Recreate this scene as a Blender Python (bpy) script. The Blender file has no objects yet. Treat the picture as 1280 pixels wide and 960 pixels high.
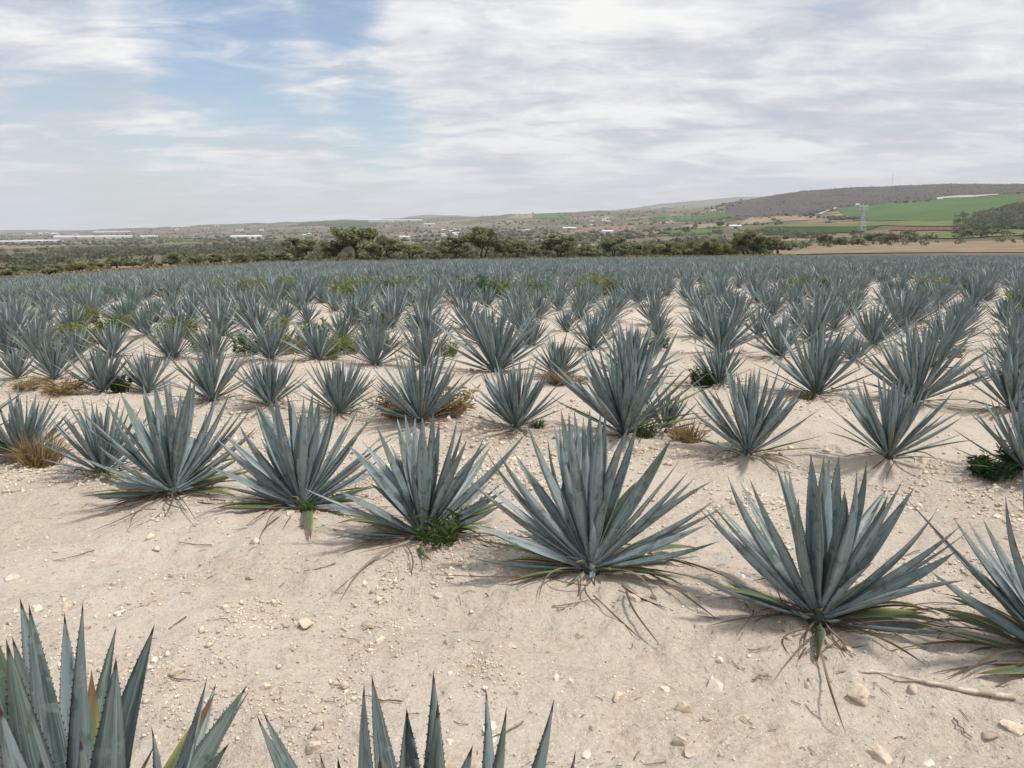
import bpy, math, random
import numpy as np
from mathutils import Vector, Matrix, Quaternion

# ------------------------------------------------------------------ camera, sky, sun, exposure
scene = bpy.context.scene
C = scene.collection
F_PX = 962.0
H_PX = 283.0
PITCH = math.atan((480 - H_PX) / F_PX)
CAM_H = 1.65
cam_data = bpy.data.cameras.new("camera")
cam_data.sensor_width = 36.0
cam_data.lens = 36.0 * F_PX / 1280.0
cam_data.clip_start = 0.05
cam_data.clip_end = 60000
cam = bpy.data.objects.new("camera", cam_data)
C.objects.link(cam)
cam.location = (0, 0, CAM_H)
cam.rotation_euler = (math.pi / 2 - PITCH, 0, 0)
scene.camera = cam

SUN_DIR = Vector((0.52, -0.16, 1.0)).normalized()
SUN_EL = math.asin(SUN_DIR.z)
SUN_ROT = math.atan2(SUN_DIR.x, SUN_DIR.y)
sun_data = bpy.data.lights.new("sun", 'SUN')
sun_data.energy = 2.7
sun_data.angle = math.radians(6)
sun_data.color = (1.0, 0.93, 0.83)
sun = bpy.data.objects.new("sun", sun_data)
C.objects.link(sun)
sun.rotation_euler = (-SUN_DIR).to_track_quat('-Z', 'Y').to_euler()

scene.view_settings.view_transform = 'Standard'
scene.view_settings.look = 'None'
scene.view_settings.exposure = 0.45
scene.view_settings.gamma = 1.0
scene.view_settings.use_curve_mapping = False
scene.render.engine = 'CYCLES'
scene.cycles.use_denoising = True
scene.cycles.max_bounces = 6
scene.cycles.diffuse_bounces = 3
scene.cycles.glossy_bounces = 2
scene.cycles.transmission_bounces = 2
scene.cycles.volume_bounces = 0
scene.cycles.transparent_max_bounces = 6


class NT:
    """small helper round a node tree"""
    def __init__(self, tree):
        self.t = tree
        tree.nodes.clear()

    def n(self, kind, **kw):
        node = self.t.nodes.new(kind)
        for k, v in kw.items():
            if k.startswith('i_'):
                node.inputs[k[2:].replace('_', ' ')].default_value = v
            else:
                setattr(node, k, v)
        return node

    def l(self, a, b):
        self.t.links.new(a, b)

    def math(self, op, a, b=None, c=None, clamp=False):
        m = self.t.nodes.new('ShaderNodeMath')
        m.operation = op
        m.use_clamp = clamp
        for i, v in enumerate((a, b, c)):
            if v is None:
                continue
            if isinstance(v, (int, float)):
                m.inputs[i].default_value = v
            else:
                self.l(v, m.inputs[i])
        return m.outputs[0]

    def mix(self, fac, a, b, blend='MIX'):
        m = self.t.nodes.new('ShaderNodeMix')
        m.data_type = 'RGBA'
        m.blend_type = blend
        for sock, v in ((m.inputs[0], fac), (m.inputs[6], a), (m.inputs[7], b)):
            if isinstance(v, (int, float)):
                sock.default_value = v
            elif isinstance(v, tuple):
                sock.default_value = (v[0], v[1], v[2], 1)
            else:
                self.l(v, sock)
        return m.outputs[2]

    def ramp(self, fac, stops, interp='LINEAR'):
        r = self.t.nodes.new('ShaderNodeValToRGB')
        r.color_ramp.interpolation = interp
        el = r.color_ramp.elements
        while len(el) < len(stops):
            el.new(0.5)
        for e, (p, c) in zip(el, stops):
            e.position = p
            e.color = (c, c, c, 1) if isinstance(c, (int, float)) else (c[0], c[1], c[2], 1)
        self.l(fac, r.inputs[0])
        return r.outputs[0]

    def noise(self, vec, scale, detail=4, rough=0.5, dist=0.0, out=0):
        n = self.t.nodes.new('ShaderNodeTexNoise')
        n.inputs['Scale'].default_value = scale
        n.inputs['Detail'].default_value = detail
        n.inputs['Roughness'].default_value = rough
        n.inputs['Distortion'].default_value = dist
        if vec is not None:
            self.l(vec, n.inputs['Vector'])
        return n.outputs[out]

    def smooth(self, v, a, b, lo=0.0, hi=1.0):
        m = self.t.nodes.new('ShaderNodeMapRange')
        m.interpolation_type = 'SMOOTHSTEP'
        self.l(v, m.inputs[0])
        m.inputs[1].default_value = a
        m.inputs[2].default_value = b
        m.inputs[3].default_value = lo
        m.inputs[4].default_value = hi
        return m.outputs[0]

    def mapping(self, vec, scale=(1, 1, 1), rot=(0, 0, 0), loc=(0, 0, 0)):
        m = self.t.nodes.new('ShaderNodeMapping')
        m.inputs['Scale'].default_value = scale
        m.inputs['Rotation'].default_value = rot
        m.inputs['Location'].default_value = loc
        self.l(vec, m.inputs['Vector'])
        return m.outputs[0]


def px_dir(x, y):
    u = (x - 640) / F_PX
    v = (480 - y) / F_PX
    return np.array([u, math.cos(PITCH) + v * math.sin(PITCH), -math.sin(PITCH) + v * math.cos(PITCH)])


def build_world():
    w = bpy.data.worlds.new("World")
    scene.world = w
    w.use_nodes = True
    t = NT(w.node_tree)
    out = t.n('ShaderNodeOutputWorld')
    sky = t.n('ShaderNodeTexSky', sky_type='NISHITA', sun_disc=False)
    sky.sun_elevation = SUN_EL
    sky.sun_rotation = SUN_ROT
    sky.air_density = 1.0
    sky.dust_density = 0.6
    sky.ozone_density = 1.6
    bg_sky = t.n('ShaderNodeBackground')
    bg_sky.inputs['Strength'].default_value = 0.10
    t.l(sky.outputs[0], bg_sky.inputs['Color'])
    tc = t.n('ShaderNodeTexCoord')
    sep = t.n('ShaderNodeSeparateXYZ')
    t.l(tc.outputs['Generated'], sep.inputs[0])
    z = t.math('ADD', t.math('MAXIMUM', sep.outputs[2], 0.0), 0.14)
    comb = t.n('ShaderNodeCombineXYZ')
    t.l(t.math('DIVIDE', sep.outputs[0], z), comb.inputs[0])
    t.l(t.math('DIVIDE', sep.outputs[1], z), comb.inputs[1])
    p = comb.outputs[0]
    ps = t.mapping(p, scale=(0.85, 1.0, 1.0), rot=(0, 0, math.radians(-24)), loc=(3.1, 7.7, 0))
    big = t.noise(ps, 0.55, 3, 0.5, 0.3)
    mid = t.noise(ps, 1.75, 11, 0.60, 0.35)
    fine = t.noise(t.mapping(p, scale=(0.55, 1.0, 1.0), rot=(0, 0, math.radians(-30))), 4.6, 11, 0.64, 0.7)
    # the open blue lane between the cloud sheets
    def lane(px, py, wide, tight):
        g = px_dir(px, py)
        g = g / np.linalg.norm(g)
        d = t.n('ShaderNodeVectorMath', operation='DOT_PRODUCT')
        t.l(tc.outputs['Generated'], d.inputs[0])
        d.inputs[1].default_value = tuple(g)
        return t.smooth(d.outputs['Value'], math.cos(math.radians(wide)), math.cos(math.radians(tight)))
    gap = t.math('MAXIMUM', t.math('MAXIMUM', lane(275, 48, 8.5, 0.3), lane(420, 12, 4.5, 0.3)), t.math('MAXIMUM', lane(465, 165, 5.0, 0.3), t.math('MULTIPLY', lane(350, 115, 5, 0.3), 0.7)))
    gap = t.math('MAXIMUM', gap, t.math('MULTIPLY', lane(190, 225, 5.5, 0.3), 0.7))
    gap = t.math('MAXIMUM', gap, t.math('MULTIPLY', lane(100, 120, 9, 0.5), 0.42))
    cov = t.math('ADD', t.math('MULTIPLY', mid, 1.15), t.math('MULTIPLY', fine, 1.05))
    cov = t.math('ADD', cov, -0.26)
    cov = t.math('SUBTRACT', cov, t.math('MULTIPLY', gap, 0.60))
    cov = t.smooth(cov, 0.10, 0.84)
    low = t.smooth(sep.outputs[2], 0.11, 0.0)
    cov = t.math('MAXIMUM', cov, t.math('MULTIPLY', t.math('MULTIPLY', low, 0.86), t.math('SUBTRACT', 1.0, t.math('MULTIPLY', gap, 0.5))))
    shade = t.math('ADD', t.math('MULTIPLY', mid, 0.50), t.math('ADD', t.math('MULTIPLY', big, 0.28), t.math('MULTIPLY', fine, 0.30)))
    ccol = t.ramp(shade, [(0.44, (0.43, 0.45, 0.50)), (0.51, (0.51, 0.525, 0.565)), (0.55, (0.60, 0.61, 0.635)), (0.615, (0.74, 0.735, 0.725))])
    ccol = t.mix(t.math('MULTIPLY', low, 0.62), ccol, (0.65, 0.705, 0.755))
    bg_c = t.n('ShaderNodeBackground')
    t.l(ccol, bg_c.inputs['Color'])
    bg_c.inputs['Strength'].default_value = 1.0
    ms = t.n('ShaderNodeMixShader')
    t.l(cov, ms.inputs[0])
    t.l(bg_sky.outputs[0], ms.inputs[1])
    t.l(bg_c.outputs[0], ms.inputs[2])
    t.l(ms.outputs[0], out.inputs['Surface'])


build_world()

# ------------------------------------------------------------------ helpers
rng = random.Random(7)
nrng = np.random.default_rng(11)


def _hash(ix, iy, seed):
    n = (ix.astype(np.int64) * 374761393 + iy.astype(np.int64) * 668265263 + seed * 974711) & 0xffffffff
    n = ((n ^ (n >> 13)) * 1274126177) & 0xffffffff
    n = n ^ (n >> 16)
    return (n & 0xffff) / 65535.0


def vnoise(x, y, seed=0):
    x = np.asarray(x, float)
    y = np.asarray(y, float)
    ix = np.floor(x)
    iy = np.floor(y)
    fx = x - ix
    fy = y - iy
    fx = fx * fx * (3 - 2 * fx)
    fy = fy * fy * (3 - 2 * fy)
    a = _hash(ix, iy, seed)
    b = _hash(ix + 1, iy, seed)
    c = _hash(ix, iy + 1, seed)
    d = _hash(ix + 1, iy + 1, seed)
    return (a + (b - a) * fx) * (1 - fy) + (c + (d - c) * fx) * fy


def fbm(x, y, octaves=4, seed=0, gain=0.5):
    s = 0.0
    amp = 1.0
    tot = 0.0
    for o in range(octaves):
        s = s + amp * (vnoise(np.asarray(x) * 2 ** o + 17.3 * o, np.asarray(y) * 2 ** o - 9.1 * o, seed + o) - 0.5)
        tot += amp
        amp *= gain
    return s / tot


# the ground: slopes read off the photograph as (depth, image row) per column
CY = np.array([180, 260, 400, 600, 850, 1150, 1500, 2000, 2700, 3500, 4500, 5500, 6800, 8400, 10500, 12500], float)
COLS = {
    -300: [352, 346, 338, 330, 323, 316, 311, 306, 302, 299, 296.5, 294, 292, 291, 288, 291],
    0:    [346, 341, 334, 327, 320, 314, 309, 304.5, 301, 298, 295.5, 293.5, 291.5, 290, 287.3, 291],
    160:  [334, 330, 325, 320, 315, 310, 306, 302, 298.5, 295, 291, 285.8, 288, 289, 288.3, 291],
    300:  [330, 327, 322, 317, 312, 307, 303, 298.5, 295, 291.5, 286, 279.8, 284, 288, 288, 291],
    430:  [328, 325, 320, 315, 310, 305, 301, 297, 293, 288, 281, 275, 280, 288, 288, 291],
    530:  [326, 324, 320, 314, 309, 304, 299, 295, 290, 284, 276.5, 272.5, 278, 288, 268.5, 291],
    640:  [324, 322, 317, 312, 306, 301, 296, 290, 283, 275.5, 268.5, 272, 280, 288, 272, 291],
    760:  [322, 320, 315, 310, 304, 299, 293, 286, 278, 269.5, 264, 270, 280, 288, 263, 290],
    850:  [321, 318, 312, 306, 300, 293.5, 287, 280, 272, 264.5, 259.5, 264, 276, 286, 252.5, 288],
    920:  [320.5, 317, 311, 305, 298, 289, 280, 270, 251.5, 254, 257, 262, 272, 284, 246.5, 286],
    1000: [320, 316, 309, 302, 294, 284, 274, 262, 239, 243, 250, 258, 270, 284, 243, 286],
    1060: [319, 314, 307, 300, 291, 280, 269, 255, 234, 238, 246, 256, 270, 284, 250, 286],
    1130: [318, 312, 305, 298, 287, 273, 259, 246, 231.5, 236, 245, 255, 268, 282, 260, 286],
    1195: [317.5, 311, 304, 297, 283, 268, 254, 242, 230, 235, 244, 254, 268, 282, 260, 286],
    1280: [317, 310, 302, 291, 264, 255, 247, 237, 228.5, 233, 243, 254, 268, 282, 260, 286],
    1400: [316, 308, 299, 286, 252, 249, 243, 233, 227, 232, 243, 254, 268, 282, 260, 286],
    1700: [316, 307, 298, 285, 256, 250, 242, 231, 227, 232, 243, 254, 268, 282, 260, 286],
}
COLX = np.array(sorted(COLS), float)
EDGE_X = np.array([-300, 0, 340, 640, 850, 1000, 1280, 1700], float)
EDGE_Y = np.array([75, 85, 105, 122, 130, 135, 140, 145], float)
EDGE_VIS = np.array([352, 347.0, 327.2, 323.3, 321.0, 320.3, 319.3, 319], float)
EDGE_ROW = EDGE_VIS + 0.58 * 982 / EDGE_Y


def row_slope(y):
    v = (480 - np.asarray(y, float)) / F_PX
    return (-math.sin(PITCH) + v * math.cos(PITCH)) / (math.cos(PITCH) + v * math.sin(PITCH))


HFAC = F_PX * (math.cos(PITCH) + ((480 - H_PX) / F_PX) * math.sin(PITCH))
EDGE_Z = CAM_H + row_slope(EDGE_ROW) * EDGE_Y
SIGMA = -EDGE_Z / EDGE_Y
VERGE_Y = EDGE_Y + 6.0
VERGE_Z = CAM_H + row_slope(EDGE_VIS) * VERGE_Y
COLZ = np.array([CAM_H + row_slope(np.array(COLS[int(c)])) * CY for c in COLX])   # (ncol, nY)


def col_of(x, Y):
    return np.clip(640 + HFAC * x / np.maximum(Y, 0.3), -300, 1700)


def edge_depth(px):
    return np.interp(px, EDGE_X, EDGE_Y)


def base_z(x, y):
    x = np.atleast_1d(np.asarray(x, float))
    y = np.atleast_1d(np.asarray(y, float))
    Y = np.maximum(y, 0.3 * np.hypot(x, y))
    px = col_of(x, Y)
    px = np.where(Y < 6, 640 + (px - 640) * np.clip(Y / 6, 0, 1), px)
    ye = np.interp(px, EDGE_X, EDGE_Y)
    sig = np.interp(px, EDGE_X, SIGMA)
    zf = -sig * Y
    # beyond the field: bilinear in column and log depth
    ci = np.clip(np.searchsorted(COLX, px) - 1, 0, len(COLX) - 2)
    cf = (px - COLX[ci]) / (COLX[ci + 1] - COLX[ci])
    cf = cf * cf * (3 - 2 * cf) * 0.5 + cf * 0.5
    lY = np.log(np.maximum(Y, 1e-3))
    lc = np.log(CY)
    k = np.clip(np.searchsorted(lc, lY) - 1, 0, len(CY) - 2)
    kf = np.clip((lY - lc[k]) / (lc[k + 1] - lc[k]), 0, 1)
    kf = np.where(k < 11, kf, kf * kf * (3 - 2 * kf))
    z0 = COLZ[ci, k] * (1 - kf) + COLZ[ci, k + 1] * kf
    z1 = COLZ[ci + 1, k] * (1 - kf) + COLZ[ci + 1, k + 1] * kf
    zt = z0 * (1 - cf) + z1 * cf
    first = COLZ[ci, 0] * (1 - cf) + COLZ[ci + 1, 0] * cf
    vz = np.interp(px, EDGE_X, VERGE_Z)
    f0 = np.clip((Y - ye) / 6.0, 0, 1)
    f0 = f0 * f0 * (3 - 2 * f0)
    f = np.clip((Y - ye - 6.0) / (CY[0] - ye - 6.0), 0, 1)
    zmid = np.where(Y < ye + 6.0, (-sig * ye) * (1 - f0) + vz * f0, vz * (1 - f) + first * f)
    z = np.where(Y < ye, zf, np.where(Y < CY[0], zmid, zt))
    far = np.clip((Y - 200) / 800, 0, 1)
    z = z + far * 0.0042 * Y * fbm(x / (0.05 * 3000) , y / 260.0, 3, 5) * np.clip(1 - (Y - 6000) / 3000, 0.35, 1)
    return z


ROW_E = np.array([0.913, -0.407])
ROW_N = np.array([0.407, 0.913])
COL_A = np.array([0.585, 2.75])
LAT_O = np.array([0.04, 7.0])


def gz(x, y):
    """height of the ground, soil relief included"""
    scalar = np.isscalar(x) or (hasattr(x, 'shape') and np.asarray(x).shape == ())
    x = np.atleast_1d(np.asarray(x, float))
    y = np.atleast_1d(np.asarray(y, float))
    z = base_z(x, y)
    r = np.hypot(x, y)
    near = np.clip(1.4 - r / 40.0, 0, 1)
    off = (x * ROW_N[0] + y * ROW_N[1] - 3.58) / 2.75
    rowd = np.abs(off - np.round(off))
    z = z + near * 0.045 * np.exp(-(rowd / 0.13) ** 2)
    z = z - near * 0.050 * np.exp(-((rowd - 0.27) / 0.055) ** 2) * (0.4 + 1.2 * vnoise(x * 0.7, y * 0.7, 91))
    z = z + near * (0.15 * fbm(x / 1.6, y / 1.6, 3, 20) + 0.085 * fbm(x / 0.33, y / 0.33, 3, 30))
    fine = np.clip(1.3 - r / 14.0, 0, 1)
    z = z + fine * 0.045 * np.maximum(fbm(x / 0.075, y / 0.075, 3, 40), -0.15)
    return float(z[0]) if scalar else z


def hit(px, py, ymin=90.0):
    """first ground point beyond ymin seen through an image position"""
    d = px_dir(px, py)
    d = d / d[1]
    ys = np.exp(np.linspace(math.log(ymin), math.log(12400), 2600))
    zr = CAM_H + d[2] * ys
    zg = base_z(d[0] * ys, ys)
    below = np.nonzero(zr <= zg)[0]
    i = below[0] if len(below) else int(np.argmin(zr - zg))
    return Vector((d[0] * ys[i], ys[i], zg[i]))


def near_hit(px, py):
    d = px_dir(px, py)
    t = 1.0
    z = 0.0
    for _ in range(30):
        t = (z - CAM_H) / d[2]
        z = gz(float(d[0] * t), float(d[1] * t))
    return Vector((d[0] * t, d[1] * t, z))


def mesh_obj(name, verts, faces, mat=None, parent=None, smooth=False, mats=None, mat_idx=None):
    me = bpy.data.meshes.new(name)
    me.from_pydata([tuple(v) for v in verts], [], [tuple(f) for f in faces])
    for m in (mats or ([mat] if mat else [])):
        me.materials.append(m)
    if mat_idx is not None:
        me.polygons.foreach_set('material_index', np.asarray(mat_idx, np.int32))
    if smooth:
        me.polygons.foreach_set('use_smooth', np.ones(len(me.polygons), bool))
    me.update()
    o = bpy.data.objects.new(name, me)
    C.objects.link(o)
    if parent:
        o.parent = parent
    return o


def link_mesh(name, me, parent=None, loc=None, rot=None, scale=None):
    o = bpy.data.objects.new(name, me)
    C.objects.link(o)
    if parent:
        o.parent = parent
    if loc is not None:
        o.location = loc
    if rot is not None:
        o.rotation_mode = 'QUATERNION'
        o.rotation_quaternion = rot
    if scale is not None:
        o.scale = scale
    return o


def tag(o, label, cat=None, group=None, kind=None):
    o['label'] = label
    if cat:
        o['category'] = cat
    if group:
        o['group'] = group
    if kind:
        o['kind'] = kind
    return o


def empty(name, loc, rz=0.0, scale=1.0):
    e = bpy.data.objects.new(name, None)
    e.empty_display_size = 0.2
    C.objects.link(e)
    e.location = loc
    e.rotation_euler = (0, 0, rz)
    e.scale = (scale, scale, scale)
    return e


def big_mesh(name, verts, faces_flat, nper, mat, attrs=None, smooth=False, mats=None):
    """fast mesh from arrays; faces all with nper corners"""
    me = bpy.data.meshes.new(name)
    verts = np.asarray(verts, np.float32)
    faces_flat = np.asarray(faces_flat, np.int32).ravel()
    nf = len(faces_flat) // nper
    me.vertices.add(len(verts))
    me.vertices.foreach_set('co', verts.ravel())
    me.loops.add(len(faces_flat))
    me.loops.foreach_set('vertex_index', faces_flat)
    me.polygons.add(nf)
    me.polygons.foreach_set('loop_start', np.arange(0, nf * nper, nper, dtype=np.int32))
    if smooth:
        me.polygons.foreach_set('use_smooth', np.ones(nf, bool))
    for m in (mats or [mat]):
        me.materials.append(m)
    for k, (dom, arr) in (attrs or {}).items():
        a = me.attributes.new(k, 'FLOAT', dom)
        a.data.foreach_set('value', np.asarray(arr, np.float32))
    me.update(calc_edges=True)
    o = bpy.data.objects.new(name, me)
    C.objects.link(o)
    return o


# ------------------------------------------------------------------ materials
def new_mat(name):
    m = bpy.data.materials.new(name)
    m.use_nodes = True
    t = NT(m.node_tree)
    out = t.n('ShaderNodeOutputMaterial')
    b = t.n('ShaderNodeBsdfPrincipled')
    t.l(b.outputs[0], out.inputs['Surface'])
    return m, t, b


def mat_soil():
    m, t, b = new_mat('sandy_soil')
    geo = t.n('ShaderNodeNewGeometry')
    pos = geo.outputs['Position']
    n1 = t.noise(pos, 0.8, 5, 0.6, 0.3)
    n2 = t.noise(pos, 6.0, 6, 0.65)
    n3 = t.noise(pos, 45.0, 5, 0.7)
    col = t.ramp(n1, [(0.3, (0.435, 0.370, 0.310)), (0.5, (0.53, 0.468, 0.403)), (0.70, (0.605, 0.545, 0.478))])
    col = t.mix(t.smooth(n2, 0.52, 0.72), col, (0.47, 0.38, 0.305))
    col = t.mix(t.smooth(n3, 0.40, 0.75), col, (0.63, 0.555, 0.475))
    col = t.mix(t.math('MULTIPLY', t.smooth(n3, 0.47, 0.25), 0.55), col, (0.30, 0.225, 0.165))
    # chalky flecks and crumbs
    vor = t.n('ShaderNodeTexVoronoi', feature='F1')
    vor.inputs['Scale'].default_value = 70
    t.l(pos, vor.inputs['Vector'])
    fleck = t.math('MULTIPLY', t.math('LESS_THAN', vor.outputs['Distance'], 0.30), t.math('GREATER_THAN', t.noise(pos, 9, 3, 0.6), 0.53))
    vsep = t.n('ShaderNodeSeparateColor')
    t.l(vor.outputs['Color'], vsep.inputs[0])
    fleck = t.math('MULTIPLY', fleck, t.math('GREATER_THAN', vsep.outputs[0], 0.55))
    col = t.mix(fleck, col, (0.74, 0.68, 0.58))
    vor2 = t.n('ShaderNodeTexVoronoi', feature='F1')
    vor2.inputs['Scale'].default_value = 36
    t.l(pos, vor2.inputs['Vector'])
    v2s = t.n('ShaderNodeSeparateColor')
    t.l(vor2.outputs['Color'], v2s.inputs[0])
    dk = t.math('MULTIPLY', t.math('LESS_THAN', vor2.outputs['Distance'], 0.16), t.math('GREATER_THAN', v2s.outputs[1], 0.72))
    col = t.mix(t.math('MULTIPLY', dk, 0.7), col, (0.17, 0.12, 0.08))
    t.l(col, b.inputs['Base Color'])
    b.inputs['Roughness'].default_value = 0.95
    b.inputs['Specular IOR Level'].default_value = 0.12
    bump = t.n('ShaderNodeBump')
    bump.inputs['Strength'].default_value = 1.0
    bump.inputs['Distance'].default_value = 0.016
    hgt = t.math('ADD', t.math('MULTIPLY', n3, 1.0), t.math('ADD', t.math('MULTIPLY', fleck, 0.55), t.math('MULTIPLY', t.noise(pos, 16, 6, 0.7), 1.6)))
    t.l(hgt, bump.inputs['Height'])
    t.l(bump.outputs[0], b.inputs['Normal'])
    return m


def mat_valley():
    m, t, b = new_mat('valley_land')
    geo = t.n('ShaderNodeNewGeometry')
    pos = geo.outputs['Position']
    vp = t.mapping(pos, scale=(1, 1, 0.0))
    vor = t.n('ShaderNodeTexVoronoi', feature='F1')
    vor.inputs['Scale'].default_value = 1 / 240.0
    t.l(vp, vor.inputs['Vector'])
    sep = t.n('ShaderNodeSeparateColor')
    t.l(vor.outputs['Color'], sep.inputs[0])
    col = t.ramp(sep.outputs[0], [(0.0, (0.125, 0.115, 0.078)), (0.22, (0.22, 0.18, 0.135)), (0.42, (0.135, 0.138, 0.085)),
                                  (0.62, (0.29, 0.235, 0.18)), (0.80, (0.165, 0.140, 0.110)), (0.92, (0.115, 0.140, 0.068))], 'CONSTANT')
    n = t.noise(vp, 0.02, 6, 0.6)
    col = t.mix(t.smooth(n, 0.40, 0.62), col, (0.125, 0.112, 0.082))
    n2 = t.noise(vp, 0.12, 4, 0.6)
    col = t.mix(t.math('MULTIPLY', t.smooth(n2, 0.5, 0.7), 0.6), col, (0.085, 0.085, 0.058))
    t.l(col, b.inputs['Base Color'])
    b.inputs['Roughness'].default_value = 1.0
    b.inputs['Specular IOR Level'].default_value = 0.0
    return m


def mat_patch(name, c1, c2, scale=0.03, stripes=None):
    m, t, b = new_mat(name)
    geo = t.n('ShaderNodeNewGeometry')
    vp = t.mapping(geo.outputs['Position'], scale=(1, 1, 0.0))
    n = t.noise(vp, scale, 6, 0.65, 0.5)
    col = t.mix(t.smooth(n, 0.35, 0.65), c1, c2)
    if stripes:
        wv = t.n('ShaderNodeTexWave')
        wv.inputs['Scale'].default_value = stripes
        wv.inputs['Distortion'].default_value = 0.6
        t.l(t.mapping(vp, rot=(0, 0, 0.5)), wv.inputs['Vector'])
        col = t.mix(t.math('MULTIPLY', wv.outputs['Fac'], 0.35), col, tuple(0.55 * c for c in c1))
    t.l(col, b.inputs['Base Color'])
    b.inputs['Roughness'].default_value = 1.0
    b.inputs['Specular IOR Level'].default_value = 0.0
    return m


def mat_leaf():
    """bluish waxy agave leaf; UV = (across, along)"""
    m, t, b = new_mat('agave_leaf')
    uv = t.n('ShaderNodeUVMap')
    uv.uv_map = 'leaf'
    sep = t.n('ShaderNodeSeparateXYZ')
    t.l(uv.outputs[0], sep.inputs[0])
    across, along = sep.outputs[0], sep.outputs[1]
    info = t.n('ShaderNodeObjectInfo')
    at = t.n('ShaderNodeAttribute')
    at.attribute_name = 'tint'
    rnd = t.math('FRACT', t.math('ADD', info.outputs['Random'], at.outputs['Fac']))
    off = t.n('ShaderNodeCombineXYZ')
    t.l(t.math('MULTIPLY', rnd, 37.0), off.inputs[2])
    vadd = t.n('ShaderNodeVectorMath', operation='ADD')
    t.l(uv.outputs[0], vadd.inputs[0])
    t.l(off.outputs[0], vadd.inputs[1])
    v = vadd.outputs[0]
    col = t.ramp(rnd, [(0.0, (0.090, 0.132, 0.135)), (0.3, (0.152, 0.207, 0.224)), (0.7, (0.222, 0.287, 0.312)), (1.0, (0.122, 0.175, 0.168))])
    streak = t.noise(t.mapping(v, scale=(9, 0.8, 1)), 2.4, 5, 0.6)
    col = t.mix(t.smooth(streak, 0.40, 0.70, 0.0, 0.65), col, (0.35, 0.41, 0.43))
    blot = t.noise(t.mapping(v, scale=(1.6, 6.5, 1)), 1.6, 5, 0.62, 0.4)
    col = t.mix(t.smooth(blot, 0.50, 0.66, 0.0, 0.8), col, (0.062, 0.100, 0.084))
    band = t.noise(t.mapping(v, scale=(0.3, 9.0, 1)), 1.5, 3, 0.7)
    col = t.mix(t.smooth(band, 0.58, 0.63, 0.0, 0.55), col, (0.27, 0.31, 0.30))
    # wear: green where the wax is rubbed off towards the tip
    green = t.math('MULTIPLY', t.smooth(along, 0.55, 1.0), t.smooth(t.math('FRACT', t.math('MULTIPLY', rnd, 7.31)), 0.35, 1.0))
    col = t.mix(t.math('MULTIPLY', green, 0.75), col, (0.088, 0.135, 0.075))
    edge = t.math('GREATER_THAN', t.math('ABSOLUTE', t.math('SUBTRACT', across, 0.5)), 0.485)
    col = t.mix(t.math('MULTIPLY', edge, 0.6), col, (0.10, 0.085, 0.065))
    col = t.mix(t.smooth(along, 0.962, 0.975), col, (0.045, 0.022, 0.018))
    t.l(col, b.inputs['Base Color'])
    rough = t.math('ADD', 0.33, t.math('MULTIPLY', streak, 0.22))
    t.l(rough, b.inputs['Roughness'])
    b.inputs['Specular IOR Level'].default_value = 0.5
    bump = t.n('ShaderNodeBump')
    bump.inputs['Strength'].default_value = 0.25
    bump.inputs['Distance'].default_value = 0.004
    t.l(t.noise(t.mapping(v, scale=(14, 1.2, 1)), 3.0, 4, 0.6), bump.inputs['Height'])
    t.l(bump.outputs[0], b.inputs['Normal'])
    return m


def mat_old_leaf():
    m, t, b = new_mat('old_agave_leaf')
    uv = t.n('ShaderNodeUVMap')
    uv.uv_map = 'leaf'
    sep = t.n('ShaderNodeSeparateXYZ')
    t.l(uv.outputs[0], sep.inputs[0])
    info = t.n('ShaderNodeObjectInfo')
    rnd = info.outputs['Random']
    edge = t.math('ABSOLUTE', t.math('SUBTRACT', sep.outputs[0], 0.5))
    nz = t.noise(t.mapping(uv.outputs[0], scale=(3, 5, 1)), 2.0, 4, 0.6)
    col = t.mix(t.smooth(nz, 0.35, 0.65), (0.075, 0.115, 0.070), (0.115, 0.150, 0.095))
    yel = t.smooth(t.math('ADD', t.math('MULTIPLY', edge, 1.3), t.math('ADD', t.math('MULTIPLY', sep.outputs[1], 0.45), t.math('MULTIPLY', rnd, 0.35))), 0.74, 1.15)
    col = t.mix(t.math('MULTIPLY', yel, 0.8), col, (0.38, 0.34, 0.075))
    col = t.mix(t.smooth(t.math('ADD', sep.outputs[1], t.math('MULTIPLY', nz, 0.2)), 0.88, 1.05), col, (0.13, 0.075, 0.04))
    t.l(col, b.inputs['Base Color'])
    b.inputs['Roughness'].default_value = 0.6
    b.inputs['Specular IOR Level'].default_value = 0.3
    return m


def mat_dead_leaf():
    m, t, b = new_mat('dead_agave_leaf')
    uv = t.n('ShaderNodeUVMap')
    uv.uv_map = 'leaf'
    info = t.n('ShaderNodeObjectInfo')
    nz = t.noise(t.mapping(uv.outputs[0], scale=(6, 1.2, 1)), 3.0, 5, 0.7)
    col = t.mix(t.smooth(nz, 0.35, 0.65), (0.095, 0.066, 0.050), (0.21, 0.158, 0.118))
    col = t.mix(t.smooth(info.outputs['Random'], 0.6, 1.0, 0, 0.7), col, (0.30, 0.245, 0.185))
    t.l(col, b.inputs['Base Color'])
    b.inputs['Roughness'].default_value = 0.9
    b.inputs['Specular IOR Level'].default_value = 0.15
    return m


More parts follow.
